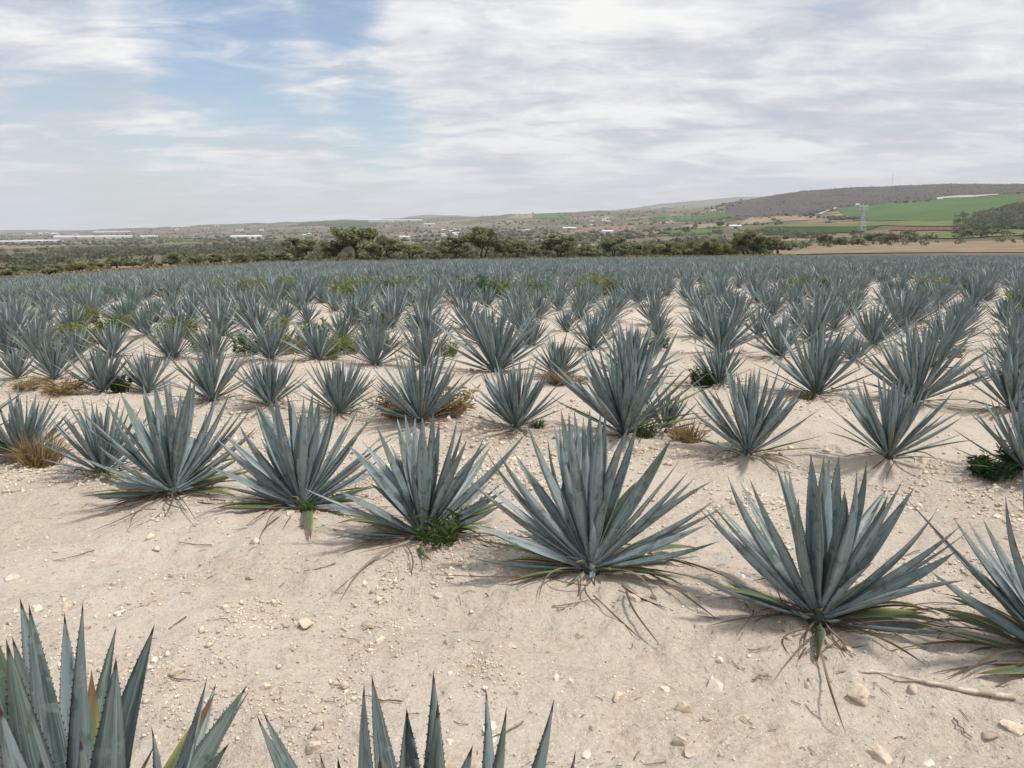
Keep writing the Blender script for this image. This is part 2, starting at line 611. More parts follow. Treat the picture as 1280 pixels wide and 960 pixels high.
def mat_simple(name, c1, c2=None, scale=8.0, rough=0.85, spec=0.2, objrand=0.25, attr=None, trans=0.0):
    m, t, b = new_mat(name)
    geo = t.n('ShaderNodeNewGeometry')
    n = t.noise(geo.outputs['Position'], scale, 4, 0.6)
    col = t.mix(t.smooth(n, 0.35, 0.65), c1, c2 or tuple(c * 0.7 for c in c1))
    info = t.n('ShaderNodeObjectInfo')
    r = info.outputs['Random']
    if attr:
        a = t.n('ShaderNodeAttribute')
        a.attribute_name = attr
        r = t.math('FRACT', t.math('ADD', r, a.outputs['Fac']))
    hsv = t.n('ShaderNodeHueSaturation')
    t.l(t.math('ADD', 1.0 - objrand, t.math('MULTIPLY', r, 2 * objrand)), hsv.inputs['Value'])
    t.l(t.math('ADD', 0.5 - 0.06 * objrand, t.math('MULTIPLY', r, 0.12 * objrand)), hsv.inputs['Hue'])
    t.l(col, hsv.inputs['Color'])
    t.l(hsv.outputs[0], b.inputs['Base Color'])
    if trans:
        tr = t.n('ShaderNodeBsdfTranslucent')
        t.l(hsv.outputs[0], tr.inputs['Color'])
        ms = t.n('ShaderNodeMixShader')
        ms.inputs[0].default_value = trans
        t.l(b.outputs[0], ms.inputs[1])
        t.l(tr.outputs[0], ms.inputs[2])
        out = [n for n in t.t.nodes if n.type == 'OUTPUT_MATERIAL'][0]
        t.l(ms.outputs[0], out.inputs['Surface'])
    b.inputs['Roughness'].default_value = rough
    b.inputs['Specular IOR Level'].default_value = spec
    return m


M_SOIL = mat_soil()
M_VALLEY = mat_valley()
M_LEAF = mat_leaf()
M_OLD = mat_old_leaf()
M_DEAD = mat_dead_leaf()
M_CORE = mat_simple('agave_core', (0.075, 0.095, 0.08), (0.05, 0.06, 0.045))
M_BARK = mat_simple('bark', (0.055, 0.045, 0.036), (0.085, 0.07, 0.055), 3.0)
M_FOLI = mat_simple('tree_foliage', (0.275, 0.290, 0.165), (0.200, 0.220, 0.120), 0.7, objrand=0.3, trans=0.4, attr='tint')
M_FOLI_Y = mat_simple('yellowish_foliage', (0.26, 0.25, 0.115), (0.185, 0.185, 0.085), 0.7, objrand=0.25, trans=0.4, attr='tint')
M_FARTREE = mat_simple('far_foliage', (0.128, 0.148, 0.090), (0.158, 0.156, 0.108), 0.02, objrand=0.45, trans=0.4, attr='tint')
M_SCRUB = mat_simple('dry_scrub', (0.108, 0.094, 0.084), (0.080, 0.073, 0.062), 0.02, objrand=0.2, attr='tint')
M_WEED = mat_simple('green_weed', (0.090, 0.150, 0.045), (0.060, 0.110, 0.032), 20, trans=0.4, attr='tint')
M_WEED_DK = mat_simple('dark_green_weed', (0.048, 0.095, 0.034), (0.032, 0.066, 0.024), 20, trans=0.4, attr='tint')
M_WEED_YL = mat_simple('yellow_green_weed', (0.255, 0.275, 0.100), (0.170, 0.195, 0.072), 3, trans=0.4, attr='tint')
M_STRAW = mat_simple('dry_straw', (0.34, 0.245, 0.130), (0.23, 0.160, 0.085), 15, trans=0.4, attr='tint')
M_DRYGRASS = mat_simple('dry_grass', (0.33, 0.275, 0.165), (0.225, 0.195, 0.110), 0.15, trans=0.4, attr='tint')
M_GREENGRASS = mat_simple('verge_grass', (0.150, 0.165, 0.060), (0.100, 0.120, 0.045), 0.15, trans=0.4, attr='tint')
M_STONE = mat_simple('limestone', (0.58, 0.50, 0.41), (0.42, 0.345, 0.27), 25, rough=0.95, spec=0.1, objrand=0.22, attr='tint')
M_STONE_W = mat_simple('white_limestone', (0.70, 0.65, 0.57), (0.55, 0.48, 0.40), 30, rough=0.95, spec=0.1, objrand=0.1)
M_GRAVEL = mat_simple('limestone_crumbs', (0.68, 0.60, 0.505), (0.52, 0.435, 0.35), 25, rough=0.95, spec=0.1, objrand=0.30, attr='tint')
M_TWIG = mat_simple('dry_twig', (0.27, 0.21, 0.155), (0.14, 0.105, 0.075), 40, attr='tint')
M_ROWLIT = mat_simple('fallen_leaves', (0.19, 0.145, 0.105), (0.115, 0.085, 0.062), 10, attr='tint')
M_STICK = mat_simple('bleached_stick', (0.55, 0.49, 0.42), (0.30, 0.25, 0.20), 30)
M_WHITE = mat_simple('white_sheeting', (0.60, 0.61, 0.62), (0.52, 0.53, 0.54), 0.05, objrand=0.06)
M_WALL = mat_simple('painted_wall', (0.62, 0.59, 0.54), (0.52, 0.47, 0.42), 0.1, objrand=0.2)
M_ROOF = mat_simple('tin_roof', (0.52, 0.52, 0.53), (0.40, 0.38, 0.37), 0.1, objrand=0.25)
M_TILE = mat_simple('tile_roof', (0.30, 0.17, 0.11), (0.24, 0.13, 0.09), 0.1, objrand=0.2)
M_STEEL = mat_simple('galvanised_steel', (0.50, 0.51, 0.53), (0.42, 0.43, 0.45), 0.3, rough=0.5, spec=0.5)
M_FLOWER = mat_simple('white_petal', (0.75, 0.75, 0.68), (0.66, 0.66, 0.58), 8, objrand=0.05)

# ------------------------------------------------------------------ ground sheet
M_HILL = mat_patch('dry_hillside', (0.108, 0.096, 0.094), (0.080, 0.074, 0.072), 0.012)
def build_ground():
    az = list(np.arange(-42, 42.01, 0.28)) + list(np.arange(46, 314.1, 6.0))
    az = np.radians(np.array(sorted(((a + 180) % 360) - 180 for a in az)))
    rr = [0.35]
    while rr[-1] < 12500:
        r = rr[-1]
        f = 0.0085 if 1.2 < r < 9 else (0.013 if r < 30 else (0.022 if r < 160 else 0.02))
        rr.append(r * (1 + f))
    rr = np.array(rr)
    A, R = np.meshgrid(az, rr)
    X = R * np.sin(A)
    Y = R * np.cos(A)
    Z = gz(X.ravel(), Y.ravel()).reshape(X.shape)
    nr, na = X.shape
    verts = np.stack([X, Y, Z], -1).reshape(-1, 3)
    verts = np.vstack([verts, [[0, 0, gz(0.0, 0.01)]]])
    i, j = np.meshgrid(np.arange(nr - 1), np.arange(na), indexing='ij')
    j2 = (j + 1) % na
    quads = np.stack([i * na + j, i * na + j2, (i + 1) * na + j2, (i + 1) * na + j], -1).reshape(-1, 4)
    quads = quads[:, ::-1]
    o = big_mesh('ground', verts, quads, 4, None, smooth=True, mats=[M_SOIL, M_VALLEY, M_HILL])
    cx = 0.25 * (X[i, j] + X[i, j2] + X[i + 1, j2] + X[i + 1, j]).ravel()
    cy = 0.25 * (Y[i, j] + Y[i, j2] + Y[i + 1, j2] + Y[i + 1, j]).ravel()
    yy = np.maximum(cy, 0.3 * np.hypot(cx, cy))
    far = yy > np.interp(col_of(cx, yy), EDGE_X, EDGE_Y) + 2.5
    pc = col_of(cx, yy)
    hill = far & (pc > 905) & (yy > 1650) & (yy < 6000)
    o.data.polygons.foreach_set('material_index', far.astype(np.int32) + hill.astype(np.int32))
    tag(o, 'pale sandy farm soil running on into the wide valley', 'ground', kind='structure')
    # centre fan
    n = len(verts) - 1
    bm_faces = [(k, n, (k + 1) % na) for k in range(na)]
    return o


build_ground()


def patch(name, label, corners, mat, lift=0.5, n=14, cat='field'):
    """a field draped over the land: corners near-left, near-right, far-right, far-left"""
    P = [np.array(hit(*c)) for c in corners]
    s, t = np.meshgrid(np.linspace(0, 1, n), np.linspace(0, 1, n))
    X = (1 - t) * ((1 - s) * P[0][0] + s * P[1][0]) + t * ((1 - s) * P[3][0] + s * P[2][0])
    Y = (1 - t) * ((1 - s) * P[0][1] + s * P[1][1]) + t * ((1 - s) * P[3][1] + s * P[2][1])
    wob = 0.012 * Y * fbm(X / (0.08 * Y.mean() + 20), Y / (0.08 * Y.mean() + 20), 3, 77)
    X = X + wob * ((s == 0) | (s == 1))
    Y = Y + 2.0 * wob * ((t == 0) | (t == 1))
    Z = gz(X.ravel(), Y.ravel()).reshape(X.shape) + lift + 0.0004 * Y
    v = np.stack([X, Y, Z], -1).reshape(-1, 3)
    f = [(a * n + b, a * n + b + 1, (a + 1) * n + b + 1, (a + 1) * n + b) for a in range(n - 1) for b in range(n - 1)]
    o = mesh_obj(name, v, f, mat, smooth=True)
    tag(o, label, cat, kind='structure')
    return o


G_BRIGHT = mat_patch('crop_green', (0.096, 0.150, 0.062), (0.076, 0.122, 0.052), 0.006)
G_DARK = mat_patch('dark_crop', (0.060, 0.090, 0.034), (0.045, 0.070, 0.030), 0.02)
G_PALE = mat_patch('stubble_green', (0.170, 0.175, 0.085), (0.120, 0.140, 0.065), 0.02)
P_BROWN = mat_patch('ploughed_earth', (0.165, 0.110, 0.075), (0.130, 0.098, 0.065), 0.02, 0.05)
P_TAN = mat_patch('tan_stubble', (0.29, 0.235, 0.17), (0.24, 0.19, 0.135), 0.02)
P_DRY = mat_patch('dry_pasture', (0.270, 0.222, 0.165), (0.200, 0.158, 0.118), 0.06)
P_PINK = mat_patch('reddish_soil', (0.250, 0.185, 0.135), (0.200, 0.150, 0.105), 0.02)
P_TRACK = mat_patch('white_track', (0.42, 0.39, 0.34), (0.36, 0.33, 0.28), 0.02)

patch('crop_field', 'bright green sloping crop field below the dark hill', [(1066, 276), (1225, 276), (1300, 242.5), (1044, 261)], G_BRIGHT, n=24)
patch('stubble_field', 'pale green stubble strip along the foot of the bright green field', [(950, 284.5), (1225, 279), (1195, 276), (1000, 279.5)], G_PALE)
patch('crop_field', 'dark green crop field in front of the pale stubble strip', [(955, 294), (1072, 291), (1105, 282), (952, 285.5)], G_DARK)
patch('ploughed_field', 'brown ploughed field between the pylon and the wooded knoll', [(1110, 289), (1300, 288), (1300, 279), (1120, 283)], P_BROWN)
patch('grass_field', 'green pasture beside the round shrubs below the ploughed field', [(1130, 299), (1300, 295), (1300, 289.5), (1125, 291)], G_PALE)
patch('dry_pasture', 'tan and reddish dry pasture just beyond the agave rows', [(985, 318.8), (1330, 316.5), (1330, 299), (1010, 307)], P_DRY, lift=0.15, n=24)
patch('dirt_road', 'sandy dirt road along the far edge of the agave rows', [(770, 319.6), (1010, 318.9), (1010, 314.5), (870, 315)], P_DRY, lift=0.15)
patch('stubble_field', 'pale tan stubble field in front of the scattered dark trees', [(843, 287), (908, 284), (905, 279.5), (860, 281.5)], P_TAN)
patch('crop_field', 'green strip of crop in front of the tan stubble field', [(822, 296), (905, 291), (905, 286.5), (835, 288)], G_BRIGHT)
patch('stubble_field', 'tan field at the foot of the dark scrub hill', [(925, 281.5), (1010, 276), (1005, 270.5), (935, 273)], P_TAN)
patch('crop_field', 'hazy green field on the rise behind the village', [(812, 275), (925, 273.5), (915, 268), (828, 268.5)], G_BRIGHT)
patch('crop_field', 'small green field on the middle hilltop', [(666, 273), (713, 275), (706, 267.3), (669, 268)], G_BRIGHT)
patch('stubble_field', 'tan field beside the small green hilltop field', [(630, 274), (664, 273.5), (667, 268), (645, 269)], P_TAN)
patch('crop_field', 'dark bluish green field on the far left ridge', [(360, 283), (472, 283), (478, 275.5), (385, 277.5)], G_DARK)
patch('stubble_field', 'pale green field in the left valley', [(195, 307.5), (252, 305), (246, 299.5), (215, 300.5)], G_PALE)
patch('stubble_field', 'long pinkish bare field behind the left shrubs', [(70, 323.5), (192, 319), (185, 315), (110, 317.5)], P_PINK)
patch('stubble_field', 'pinkish bare field between the left warehouses', [(205, 298.5), (262, 297.5), (255, 294), (215, 294.5)], P_PINK)
patch('stubble_field', 'grey tan fallow field beside the two white sheds', [(722, 291), (800, 289), (792, 282), (735, 283)], P_PINK)
patch('dirt_track', 'white dirt track along the top of the bright green field', [(1172, 249), (1250, 243.8), (1250, 242.4), (1172, 247.2)], P_TRACK, cat='track')
patch('dirt_track', 'white track climbing beside the bright green field', [(1020, 268.5), (1024, 268.5), (1048, 259.5), (1044, 259.5)], P_TRACK, cat='track')


# ------------------------------------------------------------------ agave leaves
def leaf_mesh(name, width=0.1, bow=0.04, chan=0.45, rings=13, cross=4, teeth=False, twist=0.0, side=0.0, mat=None, prof=None, thick=0.30, seed=0):
    """unit long leaf from the origin to (0,0,1); +Y is the upper, channelled face"""
    r = random.Random(seed)
    V, F, UV = [], [], []
    ts = [(k / rings) ** 0.92 * 0.968 for k in range(rings + 1)] + [0.978]
    prof = prof or [(0, 0.66), (0.05, 0.52), (0.16, 0.58), (0.34, 0.92), (0.44, 1.0), (0.58, 0.91), (0.74, 0.65), (0.88, 0.33), (0.955, 0.12), (0.968, 0.08), (0.978, 0.055), (1, 0)]
    px_, py_ = zip(*prof)
    us = [-1 + 2 * k / cross for k in range(cross + 1)]
    ls = [0.6, 0.0, -0.6]
    nring = len(us) + len(ls)
    edge_pts = {-1: [], 1: []}
    for t in ts:
        hw = 0.5 * width * float(np.interp(t, px_, py_))
        cy = -bow * 4 * t * (1 - t) * (0.8 + 0.4 * t)
        cx = side * math.sin(t * math.pi)
        a = twist * t
        ca, sa = math.cos(a), math.sin(a)
        th = thick * (1.35 - t)
        ring = []
        for s in us:
            ring.append((s * hw, chan * (abs(s) ** 1.5) * hw, s))
        for s in ls:
            ring.append((s * hw * 0.97, chan * (abs(s) ** 1.5) * hw - th * hw * (1 - 0.55 * abs(s)) , s))
        for (x, y, s) in ring:
            V.append((cx + x * ca - y * sa, cy + x * sa + y * ca, t))
            UV.append((0.5 + 0.5 * s, t))
        edge_pts[-1].append(V[-nring])
        edge_pts[1].append(V[-nring + cross])
    for k in range(len(ts) - 1):
        for j in range(nring):
            a = k * nring + j
            b = k * nring + (j + 1) % nring
            F.append((a, b, b + nring, a + nring))
    V.append((0, 0, 1))
    UV.append((0.5, 1))
    top = (len(ts) - 1) * nring
    for j in range(nring):
        F.append((top + j, top + (j + 1) % nring, len(V) - 1))
    smooth = [True] * len(F)
    if teeth:
        for sg in (-1, 1):
            pts = [Vector(p) for p in edge_pts[sg]]
            t = 0.10
            while t < 0.93:
                k = int(np.searchsorted(ts, t)) - 1
                f = (t - ts[k]) / (ts[k + 1] - ts[k])
                p = pts[k].lerp(pts[k + 1], f)
                d = (pts[k + 1] - pts[k]).normalized()
                o = Vector((sg, 0.25, 0)) * 0.0036 * r.uniform(0.7, 1.2)
                i0 = len(V)
                for q in (p - d * 0.0026, p + d * 0.0026, p + o + d * 0.003):
                    V.append(tuple(q))
                    UV.append((0.5 + 0.5 * sg, 0.99))
                F.append((i0, i0 + 1, i0 + 2))
                smooth.append(False)
                t += r.uniform(0.014, 0.022)
    me = bpy.data.meshes.new(name)
    me.from_pydata(V, [], F)
    me.polygons.foreach_set('use_smooth', np.array(smooth))
    uvl = me.uv_layers.new(name='leaf')
    li = np.empty(len(me.loops), np.int32)
    me.loops.foreach_get('vertex_index', li)
    uvl.data.foreach_set('uv', np.array(UV, np.float32)[li].ravel())
    me.materials.append(mat or M_LEAF)
    me.update()
    return me


LEAF_NEAR = [leaf_mesh('leaf', 0.1, b, c, 13, 4, True, tw, sd, seed=i) for i, (b, c, tw, sd) in enumerate(
    [(0.035, 0.75, 0.25, 0.006), (0.02, 0.55, -0.30, -0.012), (0.05, 0.90, 0.10, 0.0), (-0.015, 0.70, 0.4, 0.016),
     (0.028, 0.48, -0.18, -0.006), (0.06, 0.65, 0.30, 0.012), (-0.025, 0.85, -0.35, 0.01), (0.045, 0.60, -0.1, -0.018)])]
def bend(me, at, deg, seed):
    r = random.Random(seed)
    m2 = me.copy()
    m2.name = 'leaf'
    ang = math.radians(deg)
    for v in m2.vertices:
        t = v.co.z - at
        if t > 0:
            f = min(1.0, t / 0.06)
            a = ang * f
            y, z = v.co.y, t
            v.co.y = y * math.cos(a) + z * math.sin(a)
            v.co.z = at + z * math.cos(a) - y * math.sin(a)
    m2.update()
    return m2


LEAF_BENT = [bend(LEAF_NEAR[1], 0.62, -75, 1), bend(LEAF_NEAR[3], 0.72, -110, 2), bend(LEAF_NEAR[4], 0.55, 40, 3), bend(LEAF_NEAR[0], 0.8, -60, 4)]
LEAF_MID = [leaf_mesh('leaf', 0.1, b, c, 7, 2, False, tw, sd, seed=i) for i, (b, c, tw, sd) in enumerate(
    [(0.035, 0.75, 0.20, 0.006), (0.02, 0.55, -0.25, -0.010), (0.05, 0.85, 0.05, 0.0), (-0.015, 0.65, 0.35, 0.014)])]
LEAF_OLD = [leaf_mesh('leaf', 0.1, b, c, 10, 2, False, tw, sd, mat=M_OLD, seed=i) for i, (b, c, tw, sd) in enumerate(
    [(-0.06, 0.35, 0.25, 0.02), (-0.10, 0.25, -0.3, -0.03), (-0.03, 0.45, 0.5, 0.04)])]
_dp = [(0, 0.8), (0.2, 0.7), (0.5, 0.75), (0.8, 0.5), (0.95, 0.2), (1, 0)]
LEAF_DEAD = [leaf_mesh('dead_leaf', 0.045, b, c, 10, 2, False, tw, sd, mat=M_DEAD, prof=_dp, thick=0.3, seed=i) for i, (b, c, tw, sd) in enumerate(
    [(-0.05, 0.9, 1.6, 0.08), (-0.03, 1.2, -1.2, -0.14), (-0.07, 0.8, 0.8, 0.20), (-0.02, 1.0, 2.4, -0.05), (-0.04, 1.0, 1.4, -0.22)])]


def core_mesh():
    V, F = [], []
    prof = [(0.052, -0.03), (0.052, 0.015), (0.040, 0.05), (0.028, 0.065), (0.012, 0.085)]
    n = 10
    for r, z in prof:
        for k in range(n):
            a = 2 * math.pi * k / n
            V.append((r * math.cos(a), r * math.sin(a), z))
    for i in range(len(prof) - 1):
        for k in range(n):
            F.append((i * n + k, i * n + (k + 1) % n, (i + 1) * n + (k + 1) % n, (i + 1) * n + k))
    F.append(tuple(range((len(prof) - 1) * n, len(prof) * n)))
    me = bpy.data.meshes.new('core')
    me.from_pydata(V, [], F)
    me.materials.append(M_CORE)
    return me


CORE = core_mesh()


def leaf_frame(B, T, roll):
    """rotation that takes +Z to B->T and +Y to the side of the plant's axis"""
    z = (T - B).normalized()
    L = (T - B).length
    tgt = Vector((0, 0, 1.15 * L + 0.25)) - (B + T) * 0.5
    y = tgt - z * tgt.dot(z)
    if y.length < 1e-4:
        y = Vector((1, 0, 0))
    y.normalize()
    x = y.cross(z).normalized()
    m = Matrix((x, y, z)).transposed()
    return (m.to_quaternion() @ Quaternion((0, 0, 1), roll)), L


def leaf_base(T):
    h = Vector((T.x, T.y, 0))
    el = math.atan2(T.z, h.length + 1e-5)
    hd = h.normalized() if h.length > 1e-4 else Vector((1, 0, 0))
    e = max(0.0, min(1.0, el / (math.pi / 2)))
    return hd * (0.050 * (1 - e) + 0.012) + Vector((0, 0, 0.012 + 0.075 * e ** 1.3))


def add_leaf(root, T, pool, width, r, name='leaf', B=None, roll=0.38):
    B = B if B is not None else leaf_base(T)
    q, L = leaf_frame(B, T, r.gauss(0, roll))
    k = width / (0.1 * L)
    return link_mesh(name, r.choice(pool), root, B, q, (k * L, k * L, L))


def generic_tips(r, n=54, H=0.85, spread=1.0):
    """tips of a whole rosette in the plant's own space: [(tip, width, kind)]"""
    out = []
    a0 = r.uniform(0, 6.28)
    for i in range(n):
        f = i / (n - 1)
        az = a0 + i * 2.39996 + r.gauss(0, 0.12)
        el = math.radians(8 + 77 * f ** 0.64 + r.gauss(0, 6.5))
        L = H * (0.80 + 0.30 * math.sin(math.pi * min(1, 0.12 + 0.8 * f)) + r.gauss(0, 0.085))
        if f > 0.9:
            L *= 0.93
        ca = math.cos(el) * spread
        T = Vector((L * ca * math.cos(az), L * ca * math.sin(az), max(0.03, L * math.sin(el))))
        w = H * (0.046 + 0.030 * math.sin(math.pi * min(1.0, f * 0.9))) * r.uniform(0.85, 1.12)
        kind = 'old' if (f < 0.16 and r.random() < 0.6) else 'leaf'
        if f < 0.16:
            w *= 0.72
        out.append((T, w, kind))
    return out


def ground_tip(loc, az, d, lift=0.012):
    x, y = loc[0] + d * math.cos(az), loc[1] + d * math.sin(az)
    return Vector((x - loc[0], y - loc[1], gz(x, y) + lift - loc[2]))


def add_dead(root, loc, r, n, reach=0.62):
    for i in range(int(n * 1.3)):
        az = r.uniform(0, 6.283)
        d0 = r.choice([0.05, 0.1, 0.16, 0.26]) * r.uniform(0.7, 1.2)
        d = d0 + reach * r.uniform(0.25, 0.85)
        T = ground_tip(loc, az + r.gauss(0, 0.35), d, 0.012)
        b = ground_tip(loc, az, d0, 0.022)
        add_leaf(root, T, LEAF_DEAD, r.uniform(0.016, 0.036), r, 'dead_leaf', B=b, roll=0.9)


def project(p):
    """image position of a world point"""
    d = np.array(p) - np.array([0, 0, CAM_H])
    fw = d[1] * math.cos(PITCH) - d[2] * math.sin(PITCH)
    up = d[1] * math.sin(PITCH) + d[2] * math.cos(PITCH)
    if fw < 0.05:
        return None
    return 640 + F_PX * d[0] / fw, 480 - F_PX * up / fw


def hero_agave(loc, tips, label, seed, scale=1.0, extra=7, dead=16, group=None, width=0.074):
    """a rosette whose leaf tips were read off the photograph.
    tips: (image x, image y, kind); kind s/f/b = beside, in front of, behind the heart, F far in front;
    g lies on the ground (y = yellowing), m = short inner leaf in front"""
    r = random.Random(seed)
    root = empty('agave', loc)
    tag(root, label, 'agave', group)
    link_mesh('core', CORE, root, scale=(scale, scale, scale))
    view = Vector((loc[0], loc[1], 0)).normalized()
    cam_p = Vector((0, 0, CAM_H))
    for (px, py, kind) in tips:
        d = Vector(px_dir(px, py))
        k0 = kind[0]
        if k0 == 'g':
            p = near_hit(px, py)
            T = Vector((p.x - loc[0], p.y - loc[1], p.z + 0.02 - loc[2]))
            pool = LEAF_OLD if 'y' in kind else LEAF_NEAR
            add_leaf(root, T, pool, min(0.058, 0.13 * T.length) * scale, r, roll=0.3)
            continue
        if k0 == 'd':
            p = near_hit(px, py)
            T = Vector((p.x - loc[0], p.y - loc[1], p.z + 0.016 - loc[2]))
            hd = Vector((T.x, T.y, 0)).normalized()
            b = Vector((hd.x * 0.06, hd.y * 0.06, 0.03))
            add_leaf(root, T, LEAF_DEAD, 0.034, r, 'dead_leaf', B=b, roll=0.8)
            continue
        off = {'s': r.uniform(-0.07, 0.07), 'f': -0.20 + r.uniform(-0.06, 0.04), 'F': -0.36, 'b': 0.20 + r.uniform(-0.06, 0.08), 'm': -0.13}[k0] * scale
        t = ((Vector(loc) - cam_p).dot(view) + off) / d.dot(view)
        P = cam_p + d * t
        T = P - Vector(loc)
        T.z = max(T.z, 0.03)
        w = width * scale * r.uniform(0.9, 1.12)
        w *= 0.48 + 0.58 * min(1.0, max(0.0, T.z / (0.70 * scale)))
        if k0 == 'm':
            w *= 0.85
        if k0 == 'b':
            w *= 0.9
        add_leaf(root, T, LEAF_OLD if 'y' in kind else LEAF_NEAR, w, r)
    # unseen back of the rosette and the closed heart
    for i in range(extra):
        az = math.atan2(view.y, view.x) + r.uniform(-0.8, 0.8)
        el = math.radians(r.uniform(20, 68))
        L = 0.80 * scale * r.uniform(0.85, 1.08)
        add_leaf(root, Vector((L * math.cos(el) * math.cos(az), L * math.cos(el) * math.sin(az), L * math.sin(el))), LEAF_BENT if i == 2 else LEAF_NEAR, width * scale * r.uniform(0.85, 1.05), r)
    for i in range(3):
        az = r.uniform(0, 6.28)
        L = 0.66 * scale
        add_leaf(root, Vector((0.05 * math.cos(az), 0.05 * math.sin(az), L * r.uniform(0.85, 1.0))), LEAF_NEAR, 0.06 * scale, r)
    for i in range(3 if math.hypot(loc[0], loc[1]) > 2.5 else 0):
        az = math.atan2(view.y, view.x) + r.choice((-1, 1)) * (math.pi / 2 - 0.15 + r.gauss(0, 0.25))
        el = math.radians(r.uniform(24, 56))
        L = scale * r.uniform(0.66, 0.90)
        add_leaf(root, Vector((L * math.cos(el) * math.cos(az), L * math.cos(el) * math.sin(az), L * math.sin(el))), LEAF_NEAR, scale * r.uniform(0.036, 0.050), r)
    # the low skirt of thin older leaves
    for i in range(24):
        az = i * 2.39996 + r.gauss(0, 0.3)
        if math.cos(az - math.atan2(-view.y, -view.x)) > 0.45:
            continue
        el = math.radians(r.uniform(3, 17))
        L = scale * r.uniform(0.40, 0.64)
        g0 = ground_tip(loc, az, L * math.cos(el), 0.03).z
        T = Vector((L * math.cos(el) * math.cos(az), L * math.cos(el) * math.sin(az), max(g0, L * math.sin(el))))
        add_leaf(root, T, LEAF_OLD if r.random() < 0.55 else LEAF_NEAR, scale * r.uniform(0.034, 0.052), r)
    for i in range(5):
        az = math.atan2(-view.y, -view.x) + r.uniform(-1.1, 1.1)
        d = scale * r.uniform(0.10, 0.17)
        add_leaf(root, ground_tip(loc, az, d, r.uniform(0.04, 0.12)), LEAF_OLD if i % 2 else LEAF_NEAR, 0.036 * scale, r)
    add_dead(root, loc, r, dead, 0.66 * scale)
    add_dead(root, loc, r, 12, 0.30 * scale)
    return root


def conv(lst, ox, oy, s):
    return [(ox + x / s, oy + y / s, k) for (x, y, k) in lst]


def at_px(px, py):
    p = near_hit(px, py)
    return (p.x, p.y, p.z - 0.005)


HERO_XY = []


def hero(px, py, tips, label, seed, **kw):
    loc = at_px(px, py)
    HERO_XY.append((loc[0], loc[1]))
    return hero_agave(loc, tips, label, seed, **kw)


T1 = conv([(215, 125, 'b'), (160, 210, 's'), (340, 75, 'b'), (338, 128, 'f'), (405, 80, 'b'), (450, 55, 'f'), (490, 60, 'b'), (550, 130, 'b'),
           (605, 60, 'f'), (628, 60, 'b'), (545, 370, 'm'), (750, 110, 's'), (820, 125, 'b'), (850, 230, 'b'), (905, 205, 's'), (945, 205, 's'),
           (960, 325, 's'), (900, 470, 'f'), (880, 560, 's'), (25, 325, 's'), (85, 410, 'f'), (230, 320, 's'), (-10, 480, 'f'), (-20, 565, 'gy'),
           (165, 655, 'gy'), (300, 560, 'f'), (860, 720, 'gy'), (370, 265, 'b'), (640, 850, 'd'), (455, 830, 'd'), (280, 885, 'd'), (60, 710, 'g'),
           (120, 790, 'd'), (0, 700, 'd')], 100, 460, 4.364)
T2 = conv([(255, 140, 's'), (335, 115, 'b'), (365, 90, 'f'), (430, 100, 'b'), (455, 110, 'b'), (520, 115, 'f'), (570, 85, 'b'), (605, 115, 'b'),
           (490, 290, 'm'), (685, 115, 's'), (705, 175, 's'), (620, 200, 'f'), (770, 235, 's'), (840, 290, 's'), (945, 390, 's'), (955, 440, 'f'),
           (965, 510, 'b'), (900, 590, 'f'), (165, 255, 's'), (90, 320, 'b'), (30, 325, 's'), (0, 490, 'f'), (290, 340, 'b'), (160, 510, 'b'),
           (870, 780, 'g'), (560, 910, 'gy'), (5, 750, 'gy'), (415, 730, 'g'), (50, 930, 'd'), (280, 945, 'd'), (105, 855, 'd'), (800, 800, 'd'),
           (760, 860, 'd'), (470, 840, 'd')], 260, 470, 4.364)
T3 = conv([(220, 135, 's'), (335, 120, 'b'), (375, 60, 'b'), (300, 250, 'b'), (410, 400, 'm'), (470, 75, 'f'), (530, 50, 'b'), (565, 105, 'b'),
           (665, 85, 's'), (695, 145, 'b'), (715, 215, 'f'), (810, 200, 's'), (840, 225, 's'), (935, 295, 's'), (850, 440, 'b'), (910, 445, 's'),
           (930, 485, 'f'), (900, 570, 'f'), (60, 240, 's'), (100, 260, 'b'), (185, 455, 's'), (0, 485, 'f'), (-10, 480, 'b'), (770, 760, 'g'),
           (150, 760, 'gy'), (525, 900, 'gy'), (0, 865, 'd'), (200, 955, 'd'), (0, 765, 'd'), (340, 720, 'd'), (900, 830, 'd'), (840, 800, 'd'), (640, 880, 'd')], 420, 500, 4.364)
T4 = conv([(290, 105, 's'), (385, 165, 'b'), (440, 110, 'b'), (447, 40, 'b'), (483, 55, 'f'), (550, 75, 'b'), (580, 35, 'b'), (630, 55, 'f'),
           (655, 40, 'b'), (765, 110, 'f'), (803, 95, 'b'), (955, 180, 's'), (1000, 272, 'b'), (1037, 325, 's'), (1150, 370, 's'), (1160, 460, 's'),
           (1125, 572, 'f'), (1185, 648, 'f'), (1090, 700, 'gy'), (800, 372, 'by'), (225, 235, 'b'), (160, 245, 's'), (100, 238, 's'), (170, 360, 's'),
           (80, 370, 'b'), (20, 370, 's'), (25, 570, 'f'), (587, 525, 'm'), (665, 425, 'f'), (160, 772, 'gy'), (190, 865, 'gy'), (1025, 885, 'gy'),
           (495, 845, 'g'), (470, 870, 'g'), (890, 950, 'd'), (710, 945, 'd'), (340, 950, 'd'), (90, 760, 'd'), (1250, 850, 'd'), (300, 840, 'd')], 580, 500, 3.691)
